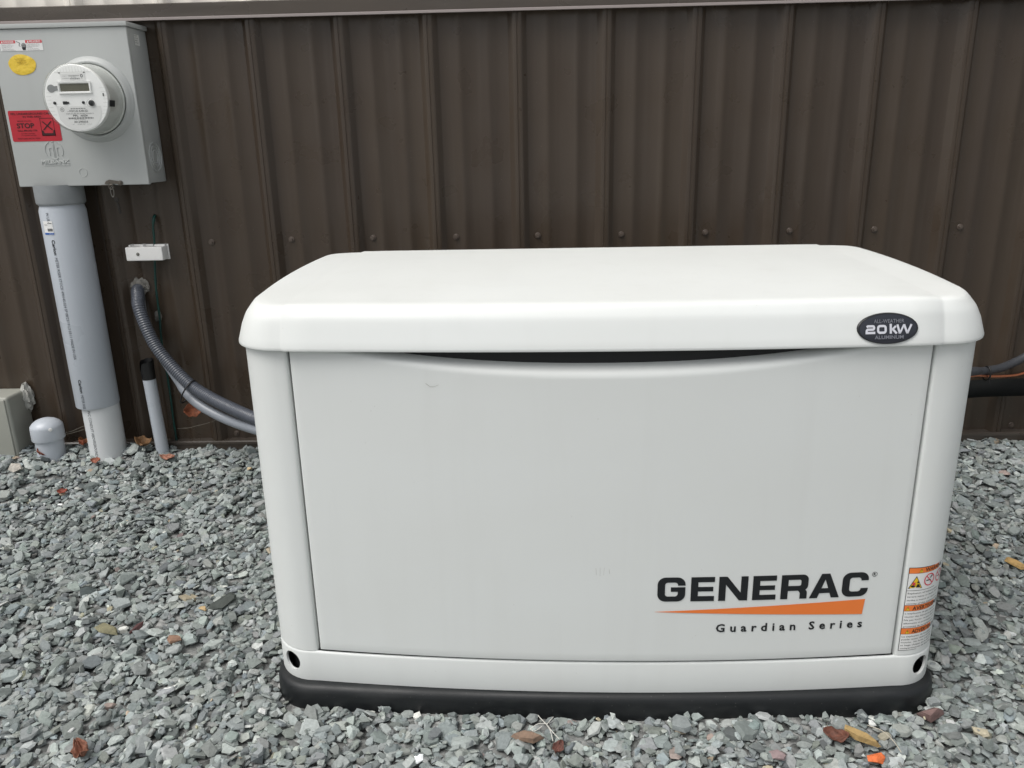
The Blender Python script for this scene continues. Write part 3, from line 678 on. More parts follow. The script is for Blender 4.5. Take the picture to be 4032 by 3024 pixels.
def redl():
    mb = MB(); x0, x1, z0, z1 = -1.3335, -1.2050, .9915, 1.0670; k1 = flat(YF-.0007); k2 = flat(YF-.0011); k3 = flat(YF-.0014)
    mb.poly(rrect(x0, x1, z0, z1, .004), k1, 0)
    put_text(mb, 'PPL UNDERGROUND CABLES', x0+.0070, x1-.0070, z1-.0105, z1-.0055, k2, 1, bold=.02); put_text(mb, 'IN THIS AREA', x0+.0370, x0+.0850, z1-.0175, z1-.0130, k2, 1, bold=.02)
    put_text(mb, 'BEFORE YOU DIG', x0+.0210, x0+.0570, z1-.0270, z1-.0240, k2, 1); put_text(mb, 'STOP', x0+.0170, x0+.0625, z1-.0430, z1-.0305, k2, 1, bold=.03)
    put_text(mb, 'CALL 800-242-1776', x0+.0170, x0+.0680, z1-.0510, z1-.0465, k2, 1, bold=.02); put_text(mb, 'FOR FREE LOCATION', x0+.0250, x0+.0600, z1-.0575, z1-.0550, k2, 1)
    put_text(mb, 'OF UNDERGROUND LINES', x0+.0240, x0+.0640, z1-.0620, z1-.0595, k2, 1); put_text(mb, 'PENNSYLVANIA ONE CALL SYSTEM', x0+.0140, x0+.0720, z1-.0700, z1-.0665, k2, 1)
    a, b, c, d = x0+.0790, x0+.1140, z0+.0130, z1-.0190
    for q in ([(a, c), (b, c), (b, c+.0012), (a, c+.0012)], [(a, d-.0012), (b, d-.0012), (b, d), (a, d)], [(a, c), (a+.0012, c), (a+.0012, d), (a, d)], [(b-.0012, c), (b, c), (b, d), (b-.0012, d)], [(a, c), (b, c), (b, c+.0065), (a, c+.0065)], [(a, c+.0065), (a+.007, c+.0065), (a+.005, c+.013), (a, c+.014)], [(b, c+.0065), (b-.006, c+.0065), (b-.004, c+.0135), (b, c+.0145)]): mb.poly(q, k2, 1)
    m_ = ((a+b)/2, (c+d)/2+.003)
    for s_ in (-1, 1): mb.poly([(m_[0]-s_*.0115-.0016, m_[1]+.0100), (m_[0]-s_*.0115+.0016, m_[1]+.0110), (m_[0]+s_*.0115+.0016, m_[1]-.0100), (m_[0]+s_*.0115-.0016, m_[1]-.0110)] if s_ > 0 else [(m_[0]+.0115+.0016, m_[1]+.0100), (m_[0]+.0115-.0016, m_[1]+.0110), (m_[0]-.0115-.0016, m_[1]-.0100), (m_[0]-.0115+.0016, m_[1]-.0110)], flat(YF-.0014-.0001*s_), 1)
    o = bx(mb, 'stop_label', [M_RED, M_REDINK], smooth=None, fixn=False); o['label'] = 'red stop label half behind the meter'
redl()
mb = MB(); yb = YF
mb.add([(x, yb-.0012-d, z) for d in (0, .0022) for x, z in ((-1.1130, .8822), (-1.1080, .8895), (-1.0990, .8925), (-1.0800, .8895), (-1.0680, .8880), (-1.0650, .8835), (-1.0670, .8790), (-1.0750, .8785), (-1.0800, .8822))],
       [tuple(range(9)), tuple(range(17, 8, -1))]+[(i, (i+1) % 9, 9+(i+1) % 9, 9+i) for i in range(9)])
mb.box(-1.1190, -1.0870, yb-.012, -.085, .8788, .8800)
mb.lathe([(.0036, 0), (.0036, .002), (.0022, .0032)], (-1.0715, yb-.0030, .8840), '-Y', 16); mb.lathe([(.0024, 0), (.0022, .0014)], (-1.1020, yb-.0030, .8855), '-Y', 12)
mb.lathe([(.0062, 0), (.0062, .0025)], (-1.0715, yb-.0002, .8838), '-Y', 20)
mb.tube([Vector((-1.0960+.0055*math.cos(t), yb-.004, .8745+.006*math.sin(t))) for t in [R(20*k) for k in range(19)]], .0016, 8)
bx(mb, 'latch', M_LATCH, smooth=30, bevel=None)

# the meter
meter = thing('electric_meter', 'round white electric meter under a clear cover, in the grey box', 'electric meter', (MC[0], YF, MC[2]))
def bm_(mb_, name, mats, **k):
    o = mb_.build(name, mats, meter, **k); o.matrix_parent_inverse = Matrix.Translation((-MC[0], -YF, -MC[2])); return o
mb = MB(); mb.lathe([(.0835, .0), (.0835, .012), (.0800, .0135), (.0785, .020), (.0770, .078)], MC, '-Y', 72, cap1=False); bm_(mb, 'meter_base', M_METERSIDE, smooth=30)
mb = MB(); mb.lathe([(.0843, .010), (.0850, .013), (.0825, .0155), (.0812, .024), (.0806, .080), (.0798, .0865), (.0775, .0892), (.0740, .0896), (.0738, .0886)], MC, '-Y', 80, cap0=False, cap1=False)
mb.lathe([(.0738, .0890), (.001, .0890)], MC, '-Y', 80, cap0=False, cap1=True)
bm_(mb, 'clear_cover', M_CLEAR, smooth=60)
YM = YF-.083; fm = flat(YM-.0007); fm2 = flat(YM-.0011); mxx = MC[0]+.002; mz = MC[2]
mb = MB(); mb.lathe([(.0772, .070), (.0772, .0815), (.0760, .083), (.002, .083)], (mxx-.002, YF, mz), '-Y', 72, cap0=False)
for k in range(-5, 6): mb.poly([(mxx+k*.0073-.0002, mz+.0600+.0016*(k % 2)), (mxx+k*.0073+.0002, mz+.0600), (mxx+k*.0073+.0002, mz+.0720-.0006*k*k*.5), (mxx+k*.0073-.0002, mz+.0720-.0006*k*k*.5)], fm, 1)
for s_ in (-1, 1):
    for k in range(-4, 4): 
        xx = math.sqrt(.0755**2-(k*.0085)**2); mb.poly([(mxx+s_*(xx-.012), mz+k*.0085-.003), (mxx+s_*xx, mz+k*.0085-.003), (mxx+s_*xx, mz+k*.0085-.0026), (mxx+s_*(xx-.012), mz+k*.0085-.0026)], fm, 1)
mb.poly([(mxx-.045, mz+.0592), (mxx+.045, mz+.0592), (mxx+.045, mz+.0597), (mxx-.045, mz+.0597)], fm, 1)
face = bm_(mb, 'face_plate', [M_FACE, M_FACELINE], smooth=30, fixn=False)
mb = MB(); a, b, c, d = -1.1450, -1.0640, 1.0995, 1.1270; i_ = .0050
o4 = [(a, c), (b, c), (b, d), (a, d)]; n4 = [(a+i_, c+i_), (b-i_, c+i_), (b-i_, d-i_), (a+i_, d-i_)]
mb.add([(x, YM-.0008, z) for x, z in o4]+[(x, YM-.0045, z) for x, z in [(o4[k][0]*.93+n4[k][0]*.07, o4[k][1]*.93+n4[k][1]*.07) for k in range(4)]]+[(x, YM-.0040, z) for x, z in [(o4[k][0]*.3+n4[k][0]*.7, o4[k][1]*.3+n4[k][1]*.7) for k in range(4)]]+[(x, YM-.001, z) for x, z in n4], [(q*4+k, q*4+(k+1) % 4, (q+1)*4+(k+1) % 4, (q+1)*4+k) for q in range(3) for k in range(4)], 0)
mb.poly(n4, flat(YM-.0012), 1); bm_(mb, 'display', [M_FACE, M_LCD], smooth=None)
mb = MB(); K = fm2; ink = 1
mb.poly([(-1.1580, 1.0715), (-1.0480, 1.0700), (-1.0480, 1.0560), (-1.0530, 1.0400), (-1.0650, 1.0260), (-1.0850, 1.0165), (-1.1050, 1.0140), (-1.1250, 1.0170), (-1.1430, 1.0270), (-1.1540, 1.0400)], fm, 0)
def bars(x0, x1, z0, z1, n):
    w_ = (x1-x0)/n
    for k in range(n):
        if (k*7) % 5 != 3: mb.poly([(x0+k*w_, z0), (x0+(k+.5+.1*((k*3) % 3))*w_, z0), (x0+(k+.5+.1*((k*3) % 3))*w_, z1), (x0+k*w_, z1)], K, 2)
bars(-1.1230, -1.0850, 1.0640, 1.0662, 30); bars(-1.1320, -1.0700, 1.0410, 1.0448, 46)
put_text(mb, 'TYPE', -1.1330, -1.1285, 1.0578, 1.0592, K, 2); put_text(mb, 'FOCUS AXR-SD', -1.1268, -1.0815, 1.0570, 1.0618, K, 1)
put_text(mb, 'FORM 2S CL200 240V 3W 60Hz TA=30 Kh 7.2', -1.1360, -1.0680, 1.0520, 1.0545, K, 2); put_text(mb, 'PPL', -1.1200, -1.1070, 1.0465, 1.0508, K, 1, bold=.01); put_text(mb, 'A0224', -1.1020, -1.0845, 1.0465, 1.0508, K, 1, bold=.01)
put_text(mb, 'Made in accordance', -1.1180, -1.0900, 1.0388, 1.0402, K, 2); put_text(mb, '301295033', -1.1200, -1.0860, 1.0320, 1.0365, K, 1, bold=.005); put_text(mb, 'Landis+Gyr', -1.1120, -1.0920, 1.0275, 1.0300, K, 1); put_text(mb, 'Lafayette, IN', -1.0890, -1.0770, 1.0278, 1.0292, K, 2); put_text(mb, 'AC1', -1.1250, -1.1205, 1.0280, 1.0293, K, 2)
ring2(mb, -1.1445, 1.0630, .0048, .0048, .0006, K, 1, 28); put_text(mb, 'R', -1.1460, -1.1430, 1.0610, 1.0650, K, 1, bold=.02)
bm_(mb, 'nameplate', [M_WHITE, M_BLACKINK, M_INKGREY], smooth=None, fixn=False); mb = MB()
mb.poly([(-1.1345, 1.1290), (-1.0750, 1.1290), (-1.0750, 1.1450), (-1.1345, 1.1450)], fm, 0)
put_text(mb, 'GRIDSTREAM RF', -1.1160, -1.0890, 1.1388, 1.1410, K, 1); put_text(mb, 'E1 1FC0C7', -1.1090, -1.0960, 1.1358, 1.1378, K, 2); bars(-1.1120, -1.0880, 1.1318, 1.1345, 22); put_text(mb, 'FCC ID R7PER1R1S1', -1.1310, -1.1140, 1.1335, 1.1350, K, 2); put_text(mb, 'Contains TX', -1.1290, -1.1200, 1.1390, 1.1405, K, 2)
ring2(mb, -1.0830, 1.1395, .0030, .0036, .0012, K, 1, 20); put_text(mb, 'Gyr', -1.0850, -1.0810, 1.1330, 1.1348, K, 2)
bm_(mb, 'radio_label', [M_WHITE, M_BLACKINK, M_INKGREY], smooth=None, fixn=False)
mb = MB()
mb.poly([(-1.1400, 1.0750), (-1.1290, 1.0750), (-1.1290, 1.0762), (-1.1245, 1.0762), (-1.1245, 1.0810), (-1.1290, 1.0810), (-1.1290, 1.0822), (-1.1400, 1.0822)], fm2, 0)
bm_(mb, 'sensor_port', M_BLACKINK, smooth=40)
for x, z, q in ((-1.1602, 1.0788, .0034), (-1.0893, 1.0785, .0034)): mb = MB(); mb.lathe([(q, 0), (q, .002), (q*.6, .003)], (x, YM, z), '-Y', 16); bm_(mb, 'button', M_BLACKINK, smooth=40)
for x, z in ((-1.1370, 1.1470), (-1.0760, 1.1470)): mb = MB(); mb.poly([(x-.0022, z-.001), (x+.0022, z-.001), (x+.0022, z+.0012), (x-.0022, z+.0012)], fm2); bm_(mb, 'slot', M_BLACKINK, smooth=None, fixn=False)
mb = MB(); mb.poly([(-1.0385, 1.0920), (-1.0360, 1.0920), (-1.0360, 1.0990), (-1.0385, 1.0990)], fm2); bm_(mb, 'slot', M_BLACKINK, smooth=None, fixn=False)
mb = MB()
mb.lathe([(.0068, .0), (.0068, .004), (.0055, .005)], (-1.0688, YM, 1.0768), '-Y', 20)
bm_(mb, 'reset_button', M_BLACKINK, smooth=40)
mb = MB(); mb.poly(ell(-1.1628, 1.1120, .0098, .0092, 24), fm, 0); mb.poly([(-1.1560, 1.1060), (-1.1460, 1.1080), (-1.1460, 1.1180), (-1.1560, 1.1170)], fm2, 0); bm_(mb, 'optical_pad', mat('optical_grey', srgb(140, 142, 142), .4), smooth=None, fixn=False)
mb = MB(); mb.lathe([(.0092, 0), (.0092, .003), (.0080, .0036), (.0078, .002)], (-1.0688, YM-.006, 1.0768), '-Y', 24, cap0=False, cap1=False); bm_(mb, 'reset_collar', M_CLEAR, smooth=40)
mb = MB(); pts = []
for k in range(7):
    a = R(-14.5+10.5*k/6); pts.append([(MC[0]+.0820*math.cos(a), YF-h, MC[2]+.0820*math.sin(a)) for h in (.058, .060, .078, .082, .084)])
mb.grid(pts); bm_(mb, 'side_tab', M_BLACKINK, smooth=40)

# key hanging from the latch
key = thing('hanging_key', 'dark key on a wire ring hanging from the meter box latch', 'key', (-1.0955, -.116, .8745))
mb = MB(); mb.tube([Vector((.0042*math.sin(t), 0, -.0125-.0135*math.cos(t)+0)) for t in [R(20*k) for k in range(19)]], .0009, 8); mb.build('key_ring', M_METAL, key)
mb = MB(); mb.lathe([(.0062, -.001), (.0062, .001)], (.0035, 0, -.0335), '-Y', 18); mb.box(.0015, .0055, -.001, .001, -.0700, -.0380)
for k in range(6): mb.box(.0053, .0053+.0014+.001*(k % 2), -.001, .001, -.0680+k*.0042, -.0658+k*.0042)
o = mb.build('key_blade', M_STEELKEY, key, smooth=30); o.rotation_euler = (0, R(-7), 0)

# ------------------------------------------------------------------ riser conduit
RX, RY, RR = -1.2590, -.0750, .0572
riser = thing('riser_conduit', 'thick grey plastic conduit running from the meter box into the gravel', 'conduit', (RX, RY, .10))
def br(mb_, name, mats, **k):
    o = mb_.build(name, mats, riser, **k); o.matrix_parent_inverse = Matrix.Translation((-RX, -RY, -.10)); return o
mb = MB(); mb.lathe([(.0600, .8815), (.0600, .838), (.0590, .8335), (.0555, .832)], (RX, RY, 0), 'Z', 56, cap0=False, cap1=False)
mb.lathe([(.0565, .86), (.0565, .83)], (RX, RY, 0), 'Z', 40, cap0=False, cap1=False); o = br(mb, 'coupling', mat('pvc_fitting', srgb(150, 154, 156), .5, var=((30, 30, 30), .6, srgb(134, 138, 140))))
mb = MB(); mb.lathe([(.0525, .8450), (.0525, .8330), (.0545, .8240), (RR, .8150), (RR, .2700), (.0560, .2675), (.0500, .2680)], (RX, RY, 0), 'Z', 64, cap1=False); up_ = br(mb, 'upper_pipe', M_PVC, smooth=40)
mb = MB(); mb.lathe([(.0495, .30), (.0495, .02)], (RX+.006, RY, 0), 'Z', 56); low_ = br(mb, 'lower_pipe', mat('pale_pvc', srgb(214, 217, 218), .4, var=((20, 20, 8), .5, srgb(198, 201, 203))), smooth=40)
def cmap(r, ox=0): return lambda s, z: (RX+ox+r*math.sin(s/r), RY-r*math.cos(s/r), z)
mb = MB(); s0 = -.0125
put_text(mb, 'Carlon', s0, s0+.0092, .7020, .7420, cmap(RR+.0006), 1, bold=.03, rot=1)
put_text(mb, 'METER RISER STOCK 49014S-024 SP 08/23/19 L3 03:11 MADE IN USA', s0, s0+.0082, .4145, .6950, cmap(RR+.0006), 0, rot=1)
br(mb, 'printed_lettering', [M_PVCINK, M_BLACKINK], smooth=None, fixn=False); mb = MB()
put_text(mb, 'Carlon', s0, s0+.0092, .3170, .3560, cmap(RR+.0006), 1, bold=.03, rot=1); put_text(mb, 'METER RISE', s0, s0+.0082, .2705, .3110, cmap(RR+.0006), 0, rot=1)
br(mb, 'printed_lettering', [M_PVCINK, M_BLACKINK], smooth=None, fixn=False); mb = MB()
put_text(mb, 'IN USA', s0-.002, s0+.0060, .7850, .8120, cmap(RR+.0006), 0, rot=1)
br(mb, 'printed_lettering', [M_PVCINK, M_BLACKINK], smooth=None, fixn=False)
mb = MB(); put_text(mb, 'PVC CONDUIT ABOVEGROUND AND', -.0135, -.0045, .1000, .2620, cmap(.0501, .006), 0, rot=1); br(mb, 'lower_lettering', M_PVCINK, smooth=None, fixn=False)
mb = MB(); q = cmap(RR+.0006); n = 8
def crect(s0_, s1_, z0, z1, off, mi): 
    A = [cmap(RR+off)(s0_+(s1_-s0_)*k/n, z0) for k in range(n+1)]; B = [cmap(RR+off)(s0_+(s1_-s0_)*k/n, z1) for k in range(n+1)]; mb.add(A+B, [(i, i+1, n+2+i, n+1+i) for i in range(n)], mi)
crect(-.0310, -.0010, .7560, .7910, .0006, 0); crect(-.0310, -.0010, .7560, .7610, .0009, 1)
for k in range(12): crect(-.0180+k*.0013, -.0180+k*.0013+.0007, .7645, .7720, .0009, 2)
put_text(mb, 'Carlon', -.0150, -.0030, .7840, .7870, cmap(RR+.0009), 2, bold=.02); put_text(mb, 'E9RAN', -.0270, -.0160, .7800, .7825, cmap(RR+.0009), 2); put_text(mb, 'carlon.com', -.0160, -.0030, .7572, .7598, cmap(RR+.0012), 0)
br(mb, 'barcode_sticker', [M_WHITE, mat('label_blue', srgb(50, 96, 170), .5), M_INKGREY], smooth=None, fixn=False)

# ------------------------------------------------------------------ smaller things on the wall
cv = thing('junction_cover', 'small white plastic cover screwed to the brown wall over the green wire', 'plastic cover', (-1.0725, 0, .690))
mb = MB(); mb.box(-.0515, .0515, -.045, -.004, -.0190, .0185); 
o = mb.build('cover_shell', M_WHITEPL, cv, bevel=(.004, 3))
mb = MB(); mb.box(-.0500, .0535, -.0070, -.0005, -.0205, .0220); mb.box(-.0470, -.0440, -.030, -.004, .018, .0235); mb.box(-.0180, -.0100, -.024, -.004, .018, .0235); mb.box(.020, .0500, -.020, -.004, .018, .0225)
mb.build('back_flange', M_WHITEPL, cv, bevel=(.0012, 2))
mb = MB(); mb.lathe([(.0048, 0), (.0045, .0010), (.0032, .0012)], (-.0170, -.0450, -.0005), '-Y', 18); mb.lathe([(.0028, .0012), (.0028, .0026), (.0015, .0030)], (-.0170, -.0450, -.0005), '-Y', 6); mb.build('screw', M_METAL, cv)

gw = [(-1.0470, .004, .790), (-1.0471, -.007, .7854), (-1.0507, -.013, .7586), (-1.0529, -.014, .7187), (-1.0620, -.012, .6568), (-1.0690, -.012, .5896), (-1.0716, -.012, .5101), (-1.0770, -.012, .4289), (-1.0755, -.012, .3571), (-1.0755, -.012, .2613), (-1.0774, -.012, .1922), (-1.0770, -.012, .06)]
mb = MB(); P = catmull(gw, .006); mb.tube(P, [.0042 if i < 5 else .0031+.0003*math.sin(i*.9) for i in range(len(P))], 10)
o = mb.build('ground_wire', M_GREEN, smooth=60); tag(o, 'thin green wire hanging down the brown wall behind the white cover', 'wire')

def blob(name, c, rad, seed, parent=None, material=M_FOAM, sub=3):
    bm = bmesh.new(); bmesh.ops.create_icosphere(bm, subdivisions=sub, radius=1); rr = random.Random(seed)
    ph = [(rr.uniform(2, 7), rr.uniform(2, 7), rr.uniform(2, 7), rr.uniform(0, 6)) for _ in range(6)]
    for v_ in bm.verts:
        d = v_.co.normalized(); k = 1+sum(.09*math.sin(a*d.x*2+b*d.y*2+c_*d.z*2+e_) for a, b, c_, e_ in ph)+rr.uniform(-.05, .05)
        v_.co = Vector((c[0]+rad[0]*d.x*k, c[1]+rad[1]*d.y*k, c[2]+rad[2]*d.z*k))
    me = bpy.data.meshes.new(name); bm.to_mesh(me); bm.free(); me.materials.append(material)
    me.polygons.foreach_set('use_smooth', [True]*len(me.polygons)); me.set_sharp_from_angle(angle=R(30))
    o = bpy.data.objects.new(name, me); col.objects.link(o)
    if parent: o.parent = parent
    return o
flex = thing('flexible_conduit', 'ribbed dark grey flexible conduit curving from the wall behind the generator', 'conduit', (-1.12, 0, .585))
def rel(o, loc): o.matrix_parent_inverse = Matrix.Translation((-loc[0], -loc[1], -loc[2])); return o
FP = [(-1.1225, .01, .5890), (-1.1199, -.018, .5837), (-1.108, -.045, .5702), (-1.1005, -.065, .5481), (-1.0831, -.08, .4989), (-1.0568, -.09, .4378), (-1.0184, -.1, .3867), (-.9605, -.12, .3329), (-.8956, -.15, .304), (-.8268, -.19, .2873), (-.7484, -.24, .2749), (-.62, -.33, .262), (-.50, -.42, .255)]
mb = MB(); P = catmull(FP, .0012); L_ = 0; rr_ = []
for i, p in enumerate(P):
    if i: L_ += (p-P[i-1]).length
    rr_.append(.0166+.0008*math.tanh(2*math.sin(2*math.pi*L_/.0066)))
mb.tube(P, rr_, 20); rel(mb.build('conduit_sleeve', M_FLEX, flex, smooth=70), (-1.12, 0, .585))
o = blob('sealant', (-1.1180, -.004, .5930), (.025, .010, .023), 4, flex); rel(o, (-1.12, 0, .585))
o = blob('sealant_smear', (-1.0800, -.002, .5060), (.010, .004, .016), 8, flex); rel(o, (-1.12, 0, .585))
FP = [(-1.1225, .01, .5890), (-1.1199, -.018, .5837), (-1.108, -.045, .5702), (-1.1005, -.065, .5481), (-1.0831, -.08, .4989), (-1.0568, -.09, .4378)]
SPth = [(-1.0560, -.092, .410), (-1.0420, -.098, .3817), (-1.0180, -.102, .3447), (-.9816, -.115, .3089), (-.9426, -.13, .281), (-.8845, -.155, .2572), (-.8216, -.19, .2454), (-.7513, -.24, .2445), (-.62, -.34, .25), (-.50, -.43, .25)]
def behind(p, k, dz=0): return tuple(CAM[i]+(p[i]-CAM[i])*k+(dz if i == 2 else 0) for i in range(3))
SPth = [(-1.1190, -.012, .5700), (-1.1120, -.030, .5480), behind(FP[4], 1.020), behind(FP[5], 1.018, -.002), (-1.0250, -.088, .372), (-.9990, -.100, .335), (-.9816, -.112, .3120)]+SPth[4:]
mb = MB(); mb.tube(catmull(SPth, .008), .0138, 20); o = mb.build('smooth_conduit', M_SMOOTH, smooth=60); tag(o, 'smooth light grey tube sagging below the ribbed dark conduit', 'conduit')
def tie(name, c, t, rad, label, tail=None):
    t = Vector(t).normalized(); u = t.cross(Vector((0, 1, 0))).normalized(); v_ = t.cross(u); c = Vector(c); mb = MB()
    mb.tube([c+u*math.cos(R(15*k))*rad[0]+v_*math.sin(R(15*k))*rad[1] for k in range(25)], .0022, 8)
    if tail: mb.tube([c+Vector(q) for q in tail], .0016, 8)
    o = mb.build(name, M_TAPE, smooth=60); tag(o, label, 'cable tie'); return o
tie('cable_tie', (-.9700, -.124, .3150), (.80, -.25, -.50), (.038, .022), 'black cable tie around the two grey conduits left of the generator')

stub = thing('pipe_stub', 'short thin grey pipe standing in gravel, its top wrapped in black tape', 'pipe', (-1.1080, -.05, .10))
mb = MB(); mb.tube([Vector((.004, 0, -.03)), Vector((-.004, 0, .2550))], .0178, 28); mb.build('pipe', M_PVC, stub, smooth=50)
mb = MB(); T0 = Vector((-.0035, 0, .2330)); rings = []
for h, r_, j in ((0, .0186, 0), (.02, .0188, 0), (.040, .0190, .0005), (.054, .0198, .001)):
    rings.append([(T0.x+r_*math.cos(R(15*k)), r_*math.sin(R(15*k)), T0.z+h+j*math.sin(k*1.9)-(.030*math.exp(-((k-14.5)/1.6)**2) if h > .035 else 0)+(.004*math.cos(R(15*k-60)) if h > .03 else 0)) for k in range(24)])
mb.loft(rings, True); mb.loft([[(p[0]*.9, p[1]*.9, p[2]) for p in rings[-1]], [(p[0]*.8, p[1]*.8, p[2]-.03) for p in rings[-1]]], True); mb.build('tape_wrap', M_TAPE, stub, smooth=60)
blobp = None
cap = thing('capped_pipe', 'short grey pipe with a domed cap beside the utility box', 'pipe', (-1.4140, -.090, .10))
mb = MB(); mb.lathe([(.0375, -.05), (.0375, .09)], (0, 0, 0), 'Z', 44); mb.build('pipe', M_PVC, cap, smooth=40)
mb = MB(); mb.lathe([(.0395, .0690), (.0432, .0690), (.0438, .0710), (.0434, .1040), (.0428, .1080), (.0422, .1105), (.0350, .1190), (.0260, .1250), (.0150, .1290), (.001, .1305)], (0, 0, 0), 'Z', 52); cp = mb.build('pipe_cap', M_PVC, cap, smooth=28)
mb = MB(); mb.lathe([(.0052, 0), (.0050, .0012), (.0030, .0020)], (0, 0, 0), '-Y', 14); o = mb.build('rivet', M_WHITEPL, cp); o.location = (.0300, -.0315, .1060); o.rotation_euler = (0, 0, R(43))

ub = thing('utility_box', 'pale grey utility box low on the wall at the left edge', 'electrical box', (-1.597, 0, .107))
mb = MB(); mb.box(-.10, .090, -.100, -.001, -.06, .1890); mb.build('box_shell', M_UTIL, ub, bevel=(.010, 4))
mb = MB(); mb.box(-.105, .083, -.1035, -.099, -.06, .1830); mb.build('front_cover', M_UTIL, ub, bevel=(.003, 3))
o = blob('foam_seal', (.092, -.012, .165), (.018, .018, .040), 5, ub)
o.data.materials[0] = mat('pale_foam', srgb(176, 176, 170), .9, bump=(160, 1, .004))

# right-hand lines
ins = catmull([(.75, -.40, .385), (.95, -.30, .378), (1.1385, -.2, .3660), (1.1766, -.17, .3570), (1.2061, -.15, .3530), (1.2609, -.12, .3515), (1.3021, -.1, .3584), (1.3369, -.09, .3716), (1.40, -.08, .410), (1.50, -.06, .50), (1.56, -.03, .62), (1.57, .01, .66)], .006)
mb = MB(); mb.tube(ins, [.0112+.0003*math.sin(i*.8) for i in range(len(ins))], 18); o = mb.build('insulated_line', M_RUBBER, smooth=60); tag(o, 'black foam insulated line curving up the wall right of the generator', 'insulated pipe')
mb = MB(); mb.tube(catmull([(.75, -.40, .372), (.95, -.30, .362), (1.1385, -.2, .3545), (1.2021, -.163, .3418), (1.258, -.138, .3338), (1.3068, -.118, .3305), (1.3435, -.105, .3345), (1.45, -.08, .35), (1.60, -.04, .38), (1.70, .01, .40)], .01), .0036, 12); o = mb.build('copper_tube', M_COPPER, smooth=60); tag(o, 'thin bare copper tube under the black line right of the generator', 'copper pipe')
tie('cable_tie', (1.2045, -.156, .3475), (.95, .25, -.05), (.0185, .0135), 'black cable tie around black line and copper tube, right of the generator', tail=[(.002, -.012, -.015), (.004, -.014, -.024)])
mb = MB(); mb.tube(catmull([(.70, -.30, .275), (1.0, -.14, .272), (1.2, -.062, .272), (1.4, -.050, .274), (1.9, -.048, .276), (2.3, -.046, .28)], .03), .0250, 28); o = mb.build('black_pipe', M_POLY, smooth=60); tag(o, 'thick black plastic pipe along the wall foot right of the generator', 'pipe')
print('structures done')

# ------------------------------------------------------------------ gravel
def hull_proto(rs, plate):
    pts = []
    if plate:
        n = int(rs.integers(5, 8)); a0 = rs.uniform(0, 6.28); h = rs.uniform(.11, .26); asp = rs.uniform(.5, .95); sh = rs.uniform(-.12, .12, 2)
        for i in range(n):
            a = a0+2*math.pi*(i+rs.uniform(-.3, .3))/n; r = rs.uniform(.40, .52); x, y = r*math.cos(a), r*math.sin(a)*asp
            k = rs.uniform(.66, .95); pts.append((x, y, -h/2*rs.uniform(.2, 1))); pts.append((x*k+sh[0]*.5, y*k+sh[1]*.5, h/2*rs.uniform(.75, 1)))
    else:
        n = int(rs.integers(9, 13)); s_ = (1, rs.uniform(.6, .9), rs.uniform(.4, .7))
        for i in range(n):
            d = rs.normal(size=3); d /= np.linalg.norm(d); r = rs.uniform(.40, .52); pts.append(tuple(d*r*np.array(s_)))
    bm = bmesh.new()
    for p in pts: bm.verts.new(p)
    bmesh.ops.convex_hull(bm, input=bm.verts); bm.verts.ensure_lookup_table()
    for v_ in [v_ for v_ in bm.verts if not v_.link_faces]: bm.verts.remove(v_)
    bmesh.ops.triangulate(bm, faces=bm.faces); bm.verts.index_update()
    v = np.array([tuple(q.co) for q in bm.verts]); f = np.array([[q.index for q in fc.verts] for fc in bm.faces]); bm.free()
    return v, f
rs = np.random.default_rng(5)
PROT = [hull_proto(rs, i % 10 < 8) for i in range(110)]
PH = [p[0][:, 2].max()-p[0][:, 2].min() for p in PROT]
xa, xb, ya, yb_ = -2.30, 2.50, -1.90, -.022; CS = .003
NX, NY = int((xb-xa)/CS), int((yb_-ya)/CS)
gx_ = xa+(np.arange(NX)+.5)*CS; gy_ = ya+(np.arange(NY)+.5)*CS
GXX, GYY = np.meshgrid(gx_, gy_); HM = ground_z(GXX, GYY)-.0050
def in_obst(x, y, mg=0.0):
    c, s_ = math.cos(GR), math.sin(GR); dx, dy = x-GX, y-GY; lx, ly = dx*c+dy*s_, -dx*s_+dy*c
    if abs(lx) < .604-mg and -.022-.0185*max(0, 1-(lx/.515)**2)+mg < ly < .60: 
        ex, ey = abs(lx)-(.604-.084), (-.022+.084)-ly
        if ex > 0 and ey > 0 and math.hypot(ex, ey) > .084-mg: return False
        return True
    if (x-RX)**2+(y-RY)**2 < (.046)**2: return True
    if (x+1.108)**2+(y+.05)**2 < .016**2: return True
    if (x+1.414)**2+(y+.09)**2 < .036**2: return True
    if x < -1.512 and x > -1.70 and y > -.098: return True
    return False
pal = np.array([[122, 129, 126], [131, 138, 135], [112, 119, 117], [138, 144, 141], [106, 113, 112], [148, 153, 149], [116, 126, 129], [132, 136, 131], [92, 99, 98], [124, 128, 120], [166, 169, 163]], float)
pw = np.array([.18, .18, .14, .15, .08, .08, .05, .08, .02, .03, .02]); pw /= pw.sum()
odd = np.array([[160, 138, 112], [142, 120, 112], [178, 162, 128], [126, 108, 104], [200, 198, 190], [150, 146, 118]], float)
def lin(c): c = np.asarray(c)/255.; return np.where(c <= .04045, c/12.92, ((c+.055)/1.055)**2.4)
V, F, CC = [], [], []; nv = 0
